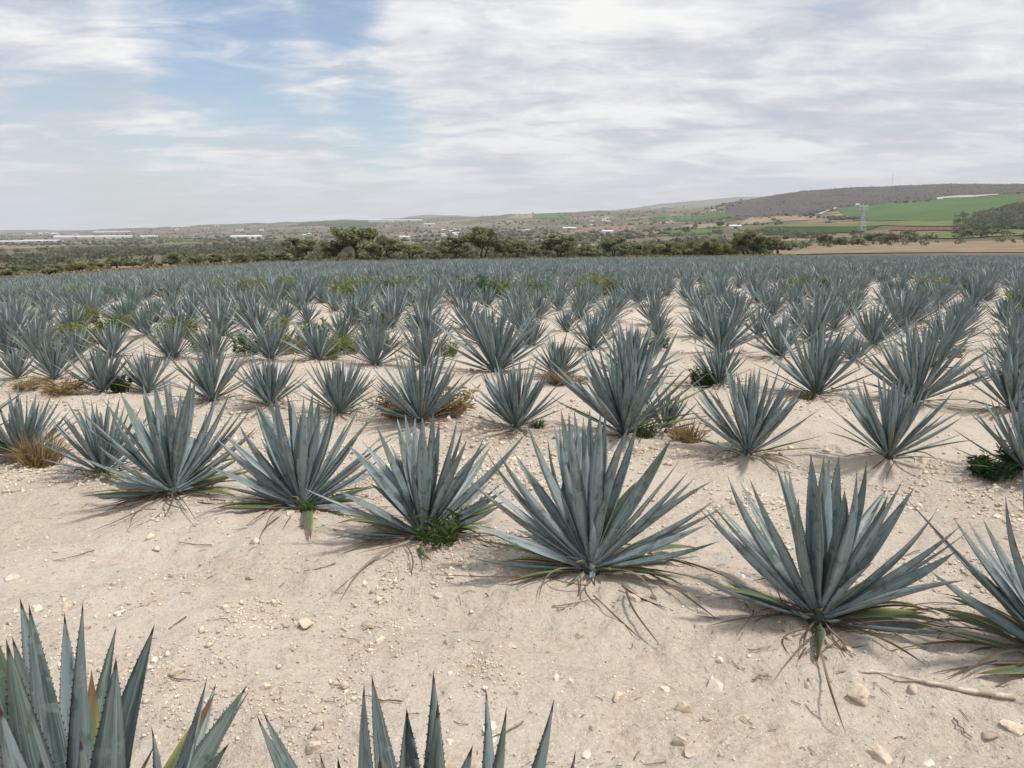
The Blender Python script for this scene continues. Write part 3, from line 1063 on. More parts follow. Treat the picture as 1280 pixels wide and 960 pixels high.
T5 = conv([(130, 145, 's'), (220, 155, 's'), (325, 90, 's'), (365, 120, 'b'), (475, 55, 'b'), (530, 65, 'b'), (593, 60, 'b'), (515, 135, 'f'),
           (555, 140, 'b'), (615, 205, 'f'), (665, 125, 'f'), (705, 90, 's'), (795, 225, 'b'), (858, 165, 's'), (905, 195, 's'), (995, 295, 's'),
           (1095, 355, 's'), (1080, 458, 'f'), (1120, 580, 'f'), (735, 505, 'm'), (425, 240, 'f'), (35, 275, 's'), (80, 265, 'b'), (0, 570, 'f'),
           (910, 598, 'by'), (955, 730, 'gy'), (980, 790, 'g'), (500, 940, 'gy'), (45, 785, 'd'), (165, 830, 'd'), (650, 885, 'd'), (960, 955, 'd'),
           (720, 860, 'd'), (330, 720, 'd'), (440, 910, 'd')], 870, 550, 3.312)
T6 = conv([(315, 245, 's'), (365, 255, 'b'), (420, 250, 'b'), (230, 430, 'f'), (500, 165, 's'), (560, 60, 'b'), (640, 20, 'b'), (720, 0, 'f'), (800, -10, 's'),
           (680, 60, 'f'), (390, 815, 'gy'), (225, 565, 'd'), (360, 740, 'd'), (390, 700, 'd'), (330, 830, 'd'), (880, 40, 's'), (960, 120, 's'), (1060, 240, 's'), (1100, 420, 'f')], 1080, 560, 2.825)
TN1 = conv([(98, 105, 'b'), (143, 135, 'b'), (30, 310, 'f'), (322, 180, 'b'), (415, 115, 's'), (457, 465, 'by'), (580, 400, 'f'), (775, 235, 's'), (755, 745, 'f'),
            (785, 825, 'by'), (1035, 505, 's'), (1075, 585, 'by'), (1240, 540, 's'), (1253, 565, 'b'), (1150, 830, 'f'), (-10, 620, 'F'), (400, 800, 'F'), (-160, 150, 's'),
            (-380, 260, 's'), (-560, 420, 's'), (-700, 600, 'f'), (-160, 420, 'f'), (-300, 520, 'F'), (200, 900, 'F'), (-90, 140, 'b'), (60, 300, 'b')], 0, 720, 4.0)
TN2 = conv([(55, 310, 's'), (80, 303, 'b'), (278, 450, 'b'), (340, 460, 's'), (432, 200, 's'), (458, 175, 'b'), (580, 290, 's'), (672, 155, 's'), (688, 265, 'f'),
            (853, 210, 's'), (928, 282, 'f'), (1093, 255, 's'), (1168, 435, 's'), (485, 450, 'F'), (583, 445, 'F'), (810, 420, 'F'), (150, 620, 'f'), (700, 560, 'F'), (900, 640, 'F')], 300, 780, 2.783)

hero(216, 617, T1, 'broad spreading agave with a yellow striped low leaf beside the small grey agave', 101)
hero(377, 634, T2, 'dense upright agave with a round pale stone at its foot', 102)
hero(530, 672, T3, 'agave with banded leaves and bright green weed tuft at its foot', 103)
hero(738, 712, T4, 'large agave with wide fan of leaves and yellowing lowest leaves', 104)
hero(1022, 776, T5, 'agave with broad upright heart and curled yellow leaf beside the bleached stick', 105)
l6 = (2.22, 2.80, gz(2.22, 2.80))
HERO_XY.append(l6[:2])
hero_agave(l6, T6, 'agave cut off by the frame behind the bleached stick', 106, dead=26)
n1 = (-0.88, 1.32, gz(-0.88, 1.32))
HERO_XY.append(n1[:2])
hero_agave(n1, TN1, 'big toothed agave with dark spine tips in the closest row', 107, dead=10, extra=3, width=0.084)
n2 = (-0.17, 1.22, gz(-0.17, 1.22))
HERO_XY.append(n2[:2])
hero_agave(n2, TN2, 'toothed agave of the closest row showing only its leaf tips', 108, dead=8, extra=0, width=0.078)


def part_agave(loc, top, label, seed, group=None, n=46, pool=LEAF_NEAR, dead=10, spread=1.0):
    r = random.Random(seed)
    root = empty('agave', loc, r.uniform(0, 6.28))
    root.rotation_euler.x = r.gauss(0, 0.045)
    root.rotation_euler.y = r.gauss(0, 0.045)
    tag(root, label, 'agave', group)
    link_mesh('core', CORE, root, scale=(top, top, top))
    for (T, w, kind) in generic_tips(r, n, top, spread):
        add_leaf(root, T, LEAF_OLD if kind == 'old' else (LEAF_BENT if (T.z < 0.45 * top and r.random() < 0.10) else pool), w, r)
    loc0 = (loc[0], loc[1], loc[2])
    rz = root.rotation_euler.z
    for i in range(dead):
        az = r.uniform(0, 6.283)
        d = 0.62 * top * r.uniform(0.4, 1.1)
        T = ground_tip(loc0, az + rz, d, 0.016)
        T = Vector((d * math.cos(az), d * math.sin(az), T.z))
        add_leaf(root, T, LEAF_DEAD, r.uniform(0.018, 0.036), r, 'dead_leaf', B=Vector((0.12 * math.cos(az + 0.4), 0.12 * math.sin(az + 0.4), 0.02)), roll=0.9)
    return root


def top_height(px, base_y, top_y):
    p = near_hit(px, base_y)
    d = px_dir(px, top_y)
    return CAM_H + d[2] / d[1] * p.y - p.z


# the rest of the front row and the whole second row, read off one by one
LISTED = [
    (28, 577, 484, 'agave with a straw coloured grass tuft growing against it', 1),
    (128, 592, 497, 'small grey agave squeezed between the grass tuft agave and the broad spreading one', 1),
    (22, 474, 428, None, 0), (68, 474, 417, 'second row agave with rusty dry weed at its foot', 0), (128, 490, 424, 'second row agave with dark green weed beside its base', 0),
    (186, 492, 432, None, 0), (265, 502, 427, None, 0), (338, 507, 437, None, 0), (424, 517, 440, None, 0),
    (525, 527, 430, 'second row agave with brown dry flowers around its base', 0), (645, 535, 445, 'low symmetrical second row agave between the dry flowers and the tallest agave', 0),
    (780, 543, 408, 'tallest agave of the second row, beside its small offshoot', 0),
    (832, 540, 480, 'small young agave offshoot in brown and green grass', 0),
    (935, 568, 452, 'second row agave with a pale bent pup leaf at its foot', 0),
    (1110, 580, 462, 'second row agave with thin crossing dry leaves at its foot', 0),
    (1290, 598, 478, 'agave growing out of dark green weeds, cut off by the frame', 0),
]
for i, (px, by, ty, lab, fr) in enumerate(LISTED):
    loc = at_px(px, by)
    h = min(1.12, max(0.42, top_height(px, by, ty)))
    HERO_XY.append(loc[:2])
    part_agave(loc, h * 0.89, lab or 'blue green agave of the second row with nothing growing at its foot', 300 + i, None if lab else 'plain agaves of the second row',
               n=38 if h < 0.5 else 66, dead=12 if fr else 9, spread=0.98)

# ------------------------------------------------------------------ the lattice of the field
def lattice():
    pts = []
    for j in range(-3, 62):
        for i in range(-95, 150):
            p = LAT_O + i * ROW_E + j * COL_A
            if p[1] < 0.2:
                continue
            px = col_of(p[0], p[1])
            ye = edge_depth(px) - 2.0
            if p[1] > ye:
                continue
            if abs(p[0]) > 0.80 * p[1] + 7:
                continue
            pts.append((i, j, p[0], p[1]))
    return pts


pts = lattice()
lr = random.Random(5)
field = []
for (i, j, x, y) in pts:
    if j in (-2, -1, 0):
        pr = project((x, y, 0.3))
        inside = pr and (-90 < pr[0] < 1370 or j == -2)
        if inside:
            continue                          # these rows are placed one by one above
    sg = 0.07 + min(0.22, 0.010 * max(0.0, y - 12))
    x += lr.gauss(0, sg) + 0.35 * float(fbm(x / 9.0, y / 9.0, 2, 301))
    y += lr.gauss(0, 1.5 * sg) + 0.35 * float(fbm(x / 9.0, y / 9.0, 2, 302))
    if lr.random() < 0.05:
        continue
    if min((x - a) ** 2 + (y - b) ** 2 for a, b in HERO_XY) < 0.45 ** 2:
        continue
    h = max(0.42, min(0.9, lr.gauss(0.64, 0.11)))
    if y > 12:
        h = max(0.40, min(0.95, lr.gauss(0.68, 0.095)))
    field.append((x, y, h, j))
    if y > 22 and lr.random() < min(0.6, (y - 22) / 40):
        field.append((x + 0.5 * ROW_E[0] + lr.gauss(0, 0.3), y + 0.5 * ROW_E[1] + lr.gauss(0, 0.7), h * lr.uniform(0.75, 1.0), j))


def in_frame(x, y, h):
    a = project((x, y, base_z(x, y)[0] + 0.4 * h))
    if not a:
        return False
    return -30 < a[0] < 1310 and a[1] < 1000


seen = sorted([f for f in field if in_frame(*f[:3])], key=lambda f: math.hypot(f[0], f[1]))
unseen = [f for f in field if not in_frame(*f[:3])]
N_HERO = len(HERO_XY)
indiv = seen[:300 - N_HERO]
rest = seen[300 - N_HERO:] + unseen


def rosette_arrays(r, n, H, rings, spread=1.0, thin=1.0):
    """a simple one mesh rosette: leaves of V section; returns verts, quads, uv, tint"""
    V, Q, UV, TI = [], [], [], []
    for (T, w, kind) in generic_tips(r, n, H, spread):
        B = leaf_base(T)
        q, L = leaf_frame(B, T, r.gauss(0, 0.35))
        X, Y_, Z = q @ Vector((1, 0, 0)), q @ Vector((0, 1, 0)), q @ Vector((0, 0, 1))
        bow = r.uniform(-0.01, 0.05) * L
        tint = r.random()
        prof = [(0, 0.60), (0.2, 0.66), (0.42, 1.0), (0.7, 0.72), (0.88, 0.34), (1, 0.02)]
        base = len(V)
        for k in range(rings + 1):
            t = (k / rings)
            hw = 0.5 * w * thin * np.interp(t, *zip(*prof))
            c = B + Z * (t * L) - Y_ * (bow * 4 * t * (1 - t))
            V += [c - X * hw + Y_ * (0.7 * hw), c, c + X * hw + Y_ * (0.7 * hw)]
            vv = min(t, 0.95)
            UV += [(0.05, vv), (0.5, vv), (0.95, vv)]
            TI += [tint] * 3
        for k in range(rings):
            a = base + 3 * k
            Q += [(a, a + 1, a + 4, a + 3), (a + 1, a + 2, a + 5, a + 4)]
    return np.array([tuple(v) for v in V]), np.array(Q), np.array(UV), np.array(TI)


def rosette_mesh(name, arrs):
    V, Q, UV, TI = arrs
    me = bpy.data.meshes.new(name)
    me.from_pydata([tuple(v) for v in V], [], [tuple(int(a) for a in q) for q in Q])
    me.polygons.foreach_set('use_smooth', np.ones(len(Q), bool))
    uvl = me.uv_layers.new(name='leaf')
    uvl.data.foreach_set('uv', UV[Q.ravel()].astype(np.float32).ravel())
    a = me.attributes.new('tint', 'FLOAT', 'POINT')
    a.data.foreach_set('value', TI.astype(np.float32))
    me.materials.append(M_LEAF)
    me.update()
    return me


PART_DEPTH = 10.6
MIDROS = [rosette_mesh('agave', rosette_arrays(random.Random(900 + k), 66, 1.0, 5, 1.08)) for k in range(8)]
row_r = random.Random(3)
ORD = ['closest', 'first', 'second', 'third', 'fourth', 'fifth', 'sixth', 'seventh', 'eighth', 'ninth', 'tenth', 'eleventh', 'twelfth', 'thirteenth', 'fourteenth', 'fifteenth', 'sixteenth']
for idx, (x, y, h, j) in enumerate(indiv):
    z = gz(x, y) - 0.01
    if math.hypot(x, y) < PART_DEPTH:
        part_agave((x, y, z), h, '%s blue green agave of the third row' % ('low' if h < 0.64 else ('middling' if h < 0.76 else 'tall')), 500 + idx, 'agaves of the third row', n=62, pool=LEAF_MID, dead=5)
        continue
    o = link_mesh('agave', MIDROS[row_r.randrange(8)], None, (x, y, z), None, (h, h, h * row_r.uniform(0.95, 1.08)))
    o.rotation_euler = (row_r.gauss(0, 0.07), row_r.gauss(0, 0.07), row_r.uniform(0, 6.28))
    nth = ORD[min(j + 2, len(ORD) - 1)]
    size = 'stunted' if h < 0.55 else ('low' if h < 0.64 else ('middling' if h < 0.72 else 'tall'))
    tag(o, '%s blue green agave standing in the %s row of the field' % (size, nth), 'agave', '%s agaves of the %s row' % (size, nth))


def build_far_agaves():
    mids = [rosette_arrays(random.Random(700 + k), 54, 1.0, 4, 1.10) for k in range(6)]
    fars = [rosette_arrays(random.Random(800 + k), 38, 1.0, 2, 1.22, thin=1.3) for k in range(6)]
    VV, QQ, UU, TT = [], [], [], []
    base = 0
    xs = np.array([f[0] for f in rest])
    ys = np.array([f[1] for f in rest])
    zs = gz(xs, ys)
    for (x, y, h, j), z in zip(rest, zs):
        V, Q, UV, TI = (mids if math.hypot(x, y) < 45 else fars)[row_r.randrange(6)]
        a = row_r.uniform(0, 6.28)
        c, s = math.cos(a), math.sin(a)
        W = np.stack([(V[:, 0] * c - V[:, 1] * s) * h + x, (V[:, 0] * s + V[:, 1] * c) * h + y, V[:, 2] * h * 1.03 + z], -1)
        VV.append(W)
        QQ.append(Q + base)
        UU.append(UV)
        TT.append((TI + row_r.random()) % 1.0)
        base += len(V)
    V = np.vstack(VV)
    Q = np.vstack(QQ)
    U = np.vstack(UU)
    o = big_mesh('agave_rows', V, Q, 4, M_LEAF, {'tint': ('POINT', np.concatenate(TT))}, smooth=True)
    uvl = o.data.uv_layers.new(name='leaf')
    uvl.data.foreach_set('uv', U[Q.ravel()].astype(np.float32).ravel())
    tag(o, 'distant mass of blue green agave rows filling the field to the tree line', 'agave field', kind='stuff')


build_far_agaves()


# ------------------------------------------------------------------ weeds, grass, stones, litter
def tuft_mesh(name, mat, n, kind, seed):
    """unit high tuft: 'grass' = blades, 'leafy' = stems with small leaves, 'spray' = fine branching stalks"""
    r = random.Random(seed)
    V, F, TI = [], [], []

    def blade(p, q, w, bend):
        d = (q - p)
        s = d.cross(Vector((r.gauss(0, 1), r.gauss(0, 1), 0.3)))
        if s.length < 1e-6:
            s = Vector((1, 0, 0))
        s = s.normalized() * w
        m = p.lerp(q, 0.55) + bend
        i = len(V)
        V.extend([p - s, p + s, m + s * 0.8, m - s * 0.8, q])
        ti = r.random()
        TI.extend([ti] * 5)
        F.append((i, i + 1, i + 2, i + 3))
        F.append((i + 3, i + 2, i + 4))

    for k in range(n):
        az = r.uniform(0, 6.283)
        if kind == 'grass':
            R = r.uniform(0, 0.28)
            p = Vector((R * math.cos(az), R * math.sin(az), 0))
            az2 = az + r.gauss(0, 0.7)
            l = r.uniform(0.45, 1.0)
            out = r.uniform(0.1, 0.75)
            q = p + Vector((math.cos(az2) * out * l, math.sin(az2) * out * l, l * (1.05 - 0.75 * out)))
            blade(p, q, r.uniform(0.008, 0.017), Vector((0, 0, 0.14 * l)))
        elif kind == 'leafy':
            R = 0.42 * math.sqrt(r.random())
            p = Vector((R * math.cos(az), R * math.sin(az), 0))
            l = r.uniform(0.45, 1.0) * (1 - 0.5 * R)
            q = p + Vector((math.cos(az) * 0.25 * l + r.gauss(0, 0.05), math.sin(az) * 0.25 * l + r.gauss(0, 0.05), l))
            blade(p, q, 0.007, Vector((0, 0, 0)))
            for e in range(9):
                t = r.uniform(0.15, 1.0)
                c = p.lerp(q, t)
                a2 = r.uniform(0, 6.28)
                ll = r.uniform(0.10, 0.22)
                blade(c, c + Vector((math.cos(a2) * ll, math.sin(a2) * ll, ll * r.uniform(-0.1, 0.8))), r.uniform(0.014, 0.03), Vector((0, 0, 0.02)))
        else:
            R = 0.4 * math.sqrt(r.random())
            p = Vector((R * 0.3 * math.cos(az), R * 0.3 * math.sin(az), 0))
            l = r.uniform(0.3, 1.0)
            q = p + Vector((math.cos(az) * r.uniform(0.2, 0.8) * l, math.sin(az) * r.uniform(0.2, 0.8) * l, l * r.uniform(0.35, 0.95)))
            blade(p, q, 0.006, Vector((0, 0, 0.06)))
            for e in range(6):
                c = p.lerp(q, r.uniform(0.4, 1.0))
                blade(c, c + Vector((r.gauss(0, 0.08), r.gauss(0, 0.08), r.gauss(0.02, 0.06))), r.uniform(0.008, 0.022), Vector((0, 0, 0.01)))
    me = bpy.data.meshes.new(name)
    me.from_pydata([tuple(v) for v in V], [], F)
    a = me.attributes.new('tint', 'FLOAT', 'POINT')
    a.data.foreach_set('value', np.array(TI, np.float32))
    me.materials.append(mat)
    return me


W_GREEN = [tuft_mesh('weed', M_WEED, 46, 'leafy', k) for k in range(2)]
W_DARK = [tuft_mesh('weed', M_WEED_DK, 90, 'leafy', 10 + k) for k in range(2)]
W_YEL = [tuft_mesh('weed', M_WEED_YL, 60, 'leafy', 20 + k) for k in range(3)]
W_STRAW = [tuft_mesh('grass_tuft', M_STRAW, 230, 'grass', 30 + k) for k in range(2)]
W_RUST = [tuft_mesh('dry_weed', M_STRAW, 120, 'spray', 40 + k) for k in range(2)]
W_MID = [tuft_mesh('grass_tuft', M_GREENGRASS, 150, 'grass', 50 + k) for k in range(2)]


def plant_weed(name, pool, px, py, size, label, cat='weed', group=None, flat=1.0, xyz=None):
    p = xyz or near_hit(px, py)
    o = link_mesh(name, rng.choice(pool), None, (p[0], p[1], p[2] - 0.01), None, (size, size, size * flat))
    o.rotation_euler = (0, 0, rng.uniform(0, 6.28))
    tag(o, label, cat, group)
    return o


plant_weed('weed', W_GREEN, 549, 678, 0.24, 'bright green leafy weed at the foot of the banded agave')
plant_weed('weed', W_YEL, 572, 655, 0.17, 'small yellow green weed behind the bright leafy one')
plant_weed('weed', W_GREEN, 384, 640, 0.11, 'low green weed beside the round pale stone')
plant_weed('weed', W_GREEN, 1052, 770, 0.10, 'low green weed under the curled yellow leaf')
plant_weed('weed', W_DARK, 1240, 592, 0.30, 'wide dark green weed spreading under the cut off second row agave', flat=0.6)
plant_weed('weed', W_DARK, 1280, 588, 0.32, 'taller dark green weed behind the wide spreading one', flat=0.75)
plant_weed('weed', W_DARK, 878, 483, 0.28, 'dark green weed between two agaves of the third row')
plant_weed('weed', W_DARK, 152, 490, 0.26, 'dark green weed in the second row near the rusty dry weed')
plant_weed('grass_tuft', W_STRAW, 50, 584, 0.42, 'straw coloured dry grass tuft against the front row agave', 'grass')
plant_weed('dry_weed', W_RUST, 80, 492, 0.62, 'rusty brown dry weed lying at the second row', 'dry weed', flat=0.55)
plant_weed('dry_weed', W_RUST, 36, 486, 0.45, 'small rusty dry weed beside the larger one', 'dry weed', flat=0.5)
plant_weed('dry_weed', W_RUST, 560, 522, 0.58, 'brown dry flower stalks beside the second row agave', 'dry weed', flat=0.9)
plant_weed('dry_weed', W_RUST, 495, 522, 0.50, 'brown dry flower stalks on the other side of that agave', 'dry weed', flat=0.8)
plant_weed('grass_tuft', W_MID, 806, 545, 0.26, 'olive grass tuft between the tallest agave and its offshoot', 'grass', flat=0.8)
plant_weed('grass_tuft', W_STRAW, 858, 553, 0.36, 'brown grass tuft beside the young agave offshoot', 'grass', flat=0.7)
plant_weed('grass_tuft', W_STRAW, 700, 480, 0.42, 'straw tuft behind the low symmetrical agave', 'grass', flat=0.7)
plant_weed('grass_tuft', W_MID, 672, 533, 0.20, 'thin olive grass at the foot of the low symmetrical agave', 'grass', flat=0.6)
plant_weed('grass_tuft', W_MID, 1008, 498, 0.24, 'olive grass tuft at the foot of a third row agave', 'grass', flat=0.6)
WEED_LIST = [(20, 424, 0.75), (60, 430, 0.6), (100, 432, 0.7), (10, 400, 0.7), (110, 402, 0.7), (210, 425, 0.55), (310, 437, 0.6), (365, 436, 0.65), (408, 442, 0.6), (395, 420, 0.6),
             (435, 438, 0.55), (475, 432, 0.5), (60, 372, 0.9), (85, 366, 0.9), (130, 368, 0.9), (170, 366, 0.8), (214, 368, 0.8), (250, 366, 0.8), (285, 370, 0.9), (330, 368, 1.0), (345, 366, 1.1),
             (365, 370, 0.9), (432, 370, 1.1), (450, 368, 1.2), (474, 368, 1.1), (508, 367, 1.2), (535, 372, 0.8), (592, 368, 1.3), (628, 366, 1.0), (642, 367, 1.0), (676, 366, 0.9),
             (735, 366, 1.1), (752, 366, 1.2), (775, 366, 1.0), (888, 366, 0.9), (1003, 366, 1.0), (1018, 365, 1.1), (1046, 380, 0.7), (1165, 364, 1.1), (1212, 364, 0.8), (1272, 388, 0.8), (1276, 378, 0.9),
             (655, 395, 0.5), (1188, 440, 0.4), (560, 440, 0.4), (822, 440, 0.4), (236, 415, 0.5), (175, 408, 0.6), (520, 408, 0.5), (350, 412, 0.5)]
wr = random.Random(44)
WEED_LIST += [(wr.uniform(15, 800), wr.uniform(357, 372), wr.uniform(0.6, 1.1)) for _ in range(24)]
WEED_LIST += [(wr.uniform(0, 500), wr.uniform(392, 440), wr.uniform(0.4, 0.7)) for _ in range(20)]


def wname(k, s):
    return ('tall ' if s > 0.95 else ('knee-high ' if s > 0.65 else 'low ')) + ('yellow green' if k % 3 else 'bright green')


for k, (px, py, s) in enumerate(WEED_LIST):
    d = px_dir(px, py + 7 if py < 400 else py + 4)
    d = d / d[1]
    ys = np.linspace(6, 70, 1500)
    zz = CAM_H + d[2] * ys - base_z(d[0] * ys, ys)
    ok = np.nonzero(zz <= 0)[0]
    Y = ys[ok[0]] if len(ok) else 50.0
    x = d[0] * Y
    plant_weed('weed', W_YEL if k % 3 else W_GREEN, 0, 0, s * 0.82, '%s leafy weed growing up between the agave rows' % wname(k, s), 'weed', '%s weeds among the agave rows' % wname(k, s), xyz=(x, Y, gz(float(x), float(Y))))


def stone_mesh(seed, sub=1):
    r = random.Random(seed)
    t = (1 + 5 ** 0.5) / 2
    V = [Vector(v).normalized() for v in [(-1, t, 0), (1, t, 0), (-1, -t, 0), (1, -t, 0), (0, -1, t), (0, 1, t), (0, -1, -t), (0, 1, -t), (t, 0, -1), (t, 0, 1), (-t, 0, -1), (-t, 0, 1)]]
    F = [(0, 11, 5), (0, 5, 1), (0, 1, 7), (0, 7, 10), (0, 10, 11), (1, 5, 9), (5, 11, 4), (11, 10, 2), (10, 7, 6), (7, 1, 8), (3, 9, 4), (3, 4, 2), (3, 2, 6), (3, 6, 8), (3, 8, 9), (4, 9, 5), (2, 4, 11), (6, 2, 10), (8, 6, 7), (9, 8, 1)]
    for _ in range(sub):
        cache = {}
        NF = []

        def mid(a, b):
            k = (min(a, b), max(a, b))
            if k not in cache:
                V.append(((V[a] + V[b]) * 0.5).normalized())
                cache[k] = len(V) - 1
            return cache[k]
        for a, b, c in F:
            ab, bc, ca = mid(a, b), mid(b, c), mid(c, a)
            NF += [(a, ab, ca), (b, bc, ab), (c, ca, bc), (ab, bc, ca)]
        F = NF
    planes = [(Vector((r.gauss(0, 1), r.gauss(0, 1), r.gauss(0, 1))).normalized(), r.uniform(0.42, 0.78)) for _ in range(15)]
    out = []
    for v in V:
        p = v.copy()
        for n, d in planes:
            e = p.dot(n) - d
            if e > 0:
                p -= n * e * 0.97
        p *= 1.22 * r.uniform(0.95, 1.05)
        out.append(p)
    return out, F


STONES = []
for k in range(6):
    v, f = stone_mesh(k, 2)
    me = bpy.data.meshes.new('stone')
    me.from_pydata([tuple(p) for p in v], [], f)
    me.materials.append(M_STONE)
    mw = me.copy()
    mw.materials.clear()
    mw.materials.append(M_STONE_W)
    STONES.append((me, mw))
STONE_LIST = [  # image x, y, width in image pixels, height/width, white?
    (893, 857, 25, 0.42, 1), (857, 888, 18, 0.85, 0), (1074, 872, 24, 0.8, 0), (852, 928, 20, 0.7, 0), (866, 940, 20, 0.75, 0), (796, 748, 20, 0.62, 0), (778, 748, 14, 0.6, 0),
    (820, 748, 12, 0.6, 0), (1200, 775, 26, 0.6, 0), (363, 643, 12, 0.8, 0), (900, 825, 10, 0.9, 1), (987, 800, 10, 0.8, 0), (828, 862, 15, 0.5, 1), (772, 870, 16, 0.7, 0), (1098, 946, 26, 0.5, 0),
    (1160, 955, 14, 0.5, 1), (1268, 910, 22, 0.5, 0), (1240, 918, 18, 0.5, 0), (712, 853, 12, 0.7, 1), (882, 900, 10, 0.7, 0), (932, 900, 12, 0.7, 0), (1035, 790, 13, 0.7, 0), (984, 788, 12, 0.8, 0),
    (733, 945, 14, 0.6, 1), (740, 910, 10, 0.7, 0), (1008, 856, 9, 0.8, 0), (383, 780, 18, 0.6, 0), (372, 783, 10, 0.6, 0), (460, 783, 20, 0.65, 0), (476, 802, 12, 0.8, 1), (477, 798, 9, 0.7, 0),
    (222, 841, 16, 0.75, 0), (192, 826, 11, 0.6, 1), (84, 760, 18, 0.6, 0), (150, 766, 13, 0.55, 1), (108, 786, 9, 0.9, 0), (410, 908, 20, 0.7, 0), (334, 858, 12, 0.7, 0), (392, 935, 16, 0.7, 0), (562, 928, 11, 0.6, 1),
    (612, 910, 18, 0.55, 1), (615, 925, 14, 0.5, 1), (560, 803, 13, 0.6, 0), (696, 850, 11, 0.8, 1), (686, 944, 10, 0.7, 0), (724, 796, 11, 0.8, 0), (958, 572, 12, 0.7, 0), (915, 575, 14, 0.6, 0),
    (1152, 578, 14, 0.7, 0), (1195, 602, 11, 0.6, 1), (1168, 585, 10, 0.6, 0), (1245, 612, 14, 0.5, 1), (640, 808, 12, 0.6, 0), (1060, 812, 12, 0.7, 0), (1120, 815, 13, 0.6, 0), (1140, 862, 14, 0.6, 0),
    (548, 745, 10, 0.7, 1), (312, 722, 12, 0.5, 0), (68, 690, 10, 0.6, 0), (14, 722, 14, 0.5, 0),
]
for k, (px, py, wpx, hr, white) in enumerate(STONE_LIST):
    p = near_hit(px, py)
    dist = (p - Vector((0, 0, CAM_H))).length
    R = 0.5 * wpx / F_PX * dist * 1.08
    me = STONES[k % 6][1 if white else 0]
    o = link_mesh('stone', me, None, (p.x, p.y, p.z + R * hr * 0.02), None, (R, R * rng.uniform(0.75, 1.0), R * max(hr, 0.5)))
    o.rotation_euler = (rng.gauss(0, 0.2), rng.gauss(0, 0.2), rng.uniform(0, 6.28))
    if px == 363:
        tag(o, 'round pale stone at the foot of the dense upright agave', 'stone')
    elif px == 893:
        tag(o, 'flat bright white stone on the bare soil before the curled leaf agave', 'stone')
    elif white:
        tag(o, 'small chalky white stone lying on the sandy soil', 'stone', 'white stones on the soil')
    else:
        tag(o, 'tan weathered stone half sunk in the sandy soil', 'stone', 'tan stones on the soil')


def scatter_points(n, r0, r1, half=0.80, seed=1):
    g = np.random.default_rng(seed)
    az = g.uniform(-half, half, n)
    r = np.exp(g.uniform(math.log(r0), math.log(r1), n))
    return r * np.sin(az), r * np.cos(az), r, g


def build_gravel():
    x, y, r, g = scatter_points(150000, 1.7, 14.0, 0.70, 3)
    dens = fbm(x / 0.55, y / 0.55, 3, 61) + 0.5 * fbm(x / 2.3, y / 2.3, 2, 67)
    off = (x * ROW_N[0] + y * ROW_N[1] - 3.58) / 2.75
    rowd = np.abs(off - np.round(off))
    dens = dens - 0.16 * np.exp(-((rowd - 0.27) / 0.075) ** 2)
    keep = g.random(len(x)) < np.clip(0.22 + 3.4 * dens, 0.02, 1)
    x, y, r = x[keep], y[keep], r[keep]
    n = len(x)
    s = 0.0026 + 0.0075 * g.random(n) ** 2.6 + 0.015 * (g.random(n) < 0.03) * g.random(n)
    s = s * np.clip(r / 3.2, 0.85, 1.7)
    z = gz(x, y)
    base_v = np.array([(1, 0, 0), (0, 1, 0), (-1, 0, 0), (0, -1, 0), (0, 0, 1), (0, 0, -1)], float)
    base_f = np.array([(0, 1, 4), (1, 2, 4), (2, 3, 4), (3, 0, 4), (1, 0, 5), (2, 1, 5), (3, 2, 5), (0, 3, 5)])
    ang = g.uniform(0, 6.28, n)
    sc = g.uniform(0.7, 1.4, (n, 3)) * s[:, None]
    sc[:, 2] *= 0.75
    V = base_v[None] * (1 + g.uniform(-0.3, 0.3, (n, 6, 3))) + g.uniform(-0.25, 0.25, (n, 6, 3))
    V = V * sc[:, None, :]
    c, sn = np.cos(ang)[:, None], np.sin(ang)[:, None]
    W = np.stack([V[..., 0] * c - V[..., 1] * sn + x[:, None], V[..., 0] * sn + V[..., 1] * c + y[:, None], V[..., 2] + (z + 0.25 * s)[:, None]], -1).reshape(-1, 3)
    Fc = (base_f[None] + 6 * np.arange(n)[:, None, None]).reshape(-1, 3)
    o = big_mesh('gravel', W, Fc, 3, M_GRAVEL, {'tint': ('POINT', np.repeat(g.random(n), 6))})
    tag(o, 'pale pebbles and crumbs strewn over the sandy soil', 'gravel', kind='stuff')


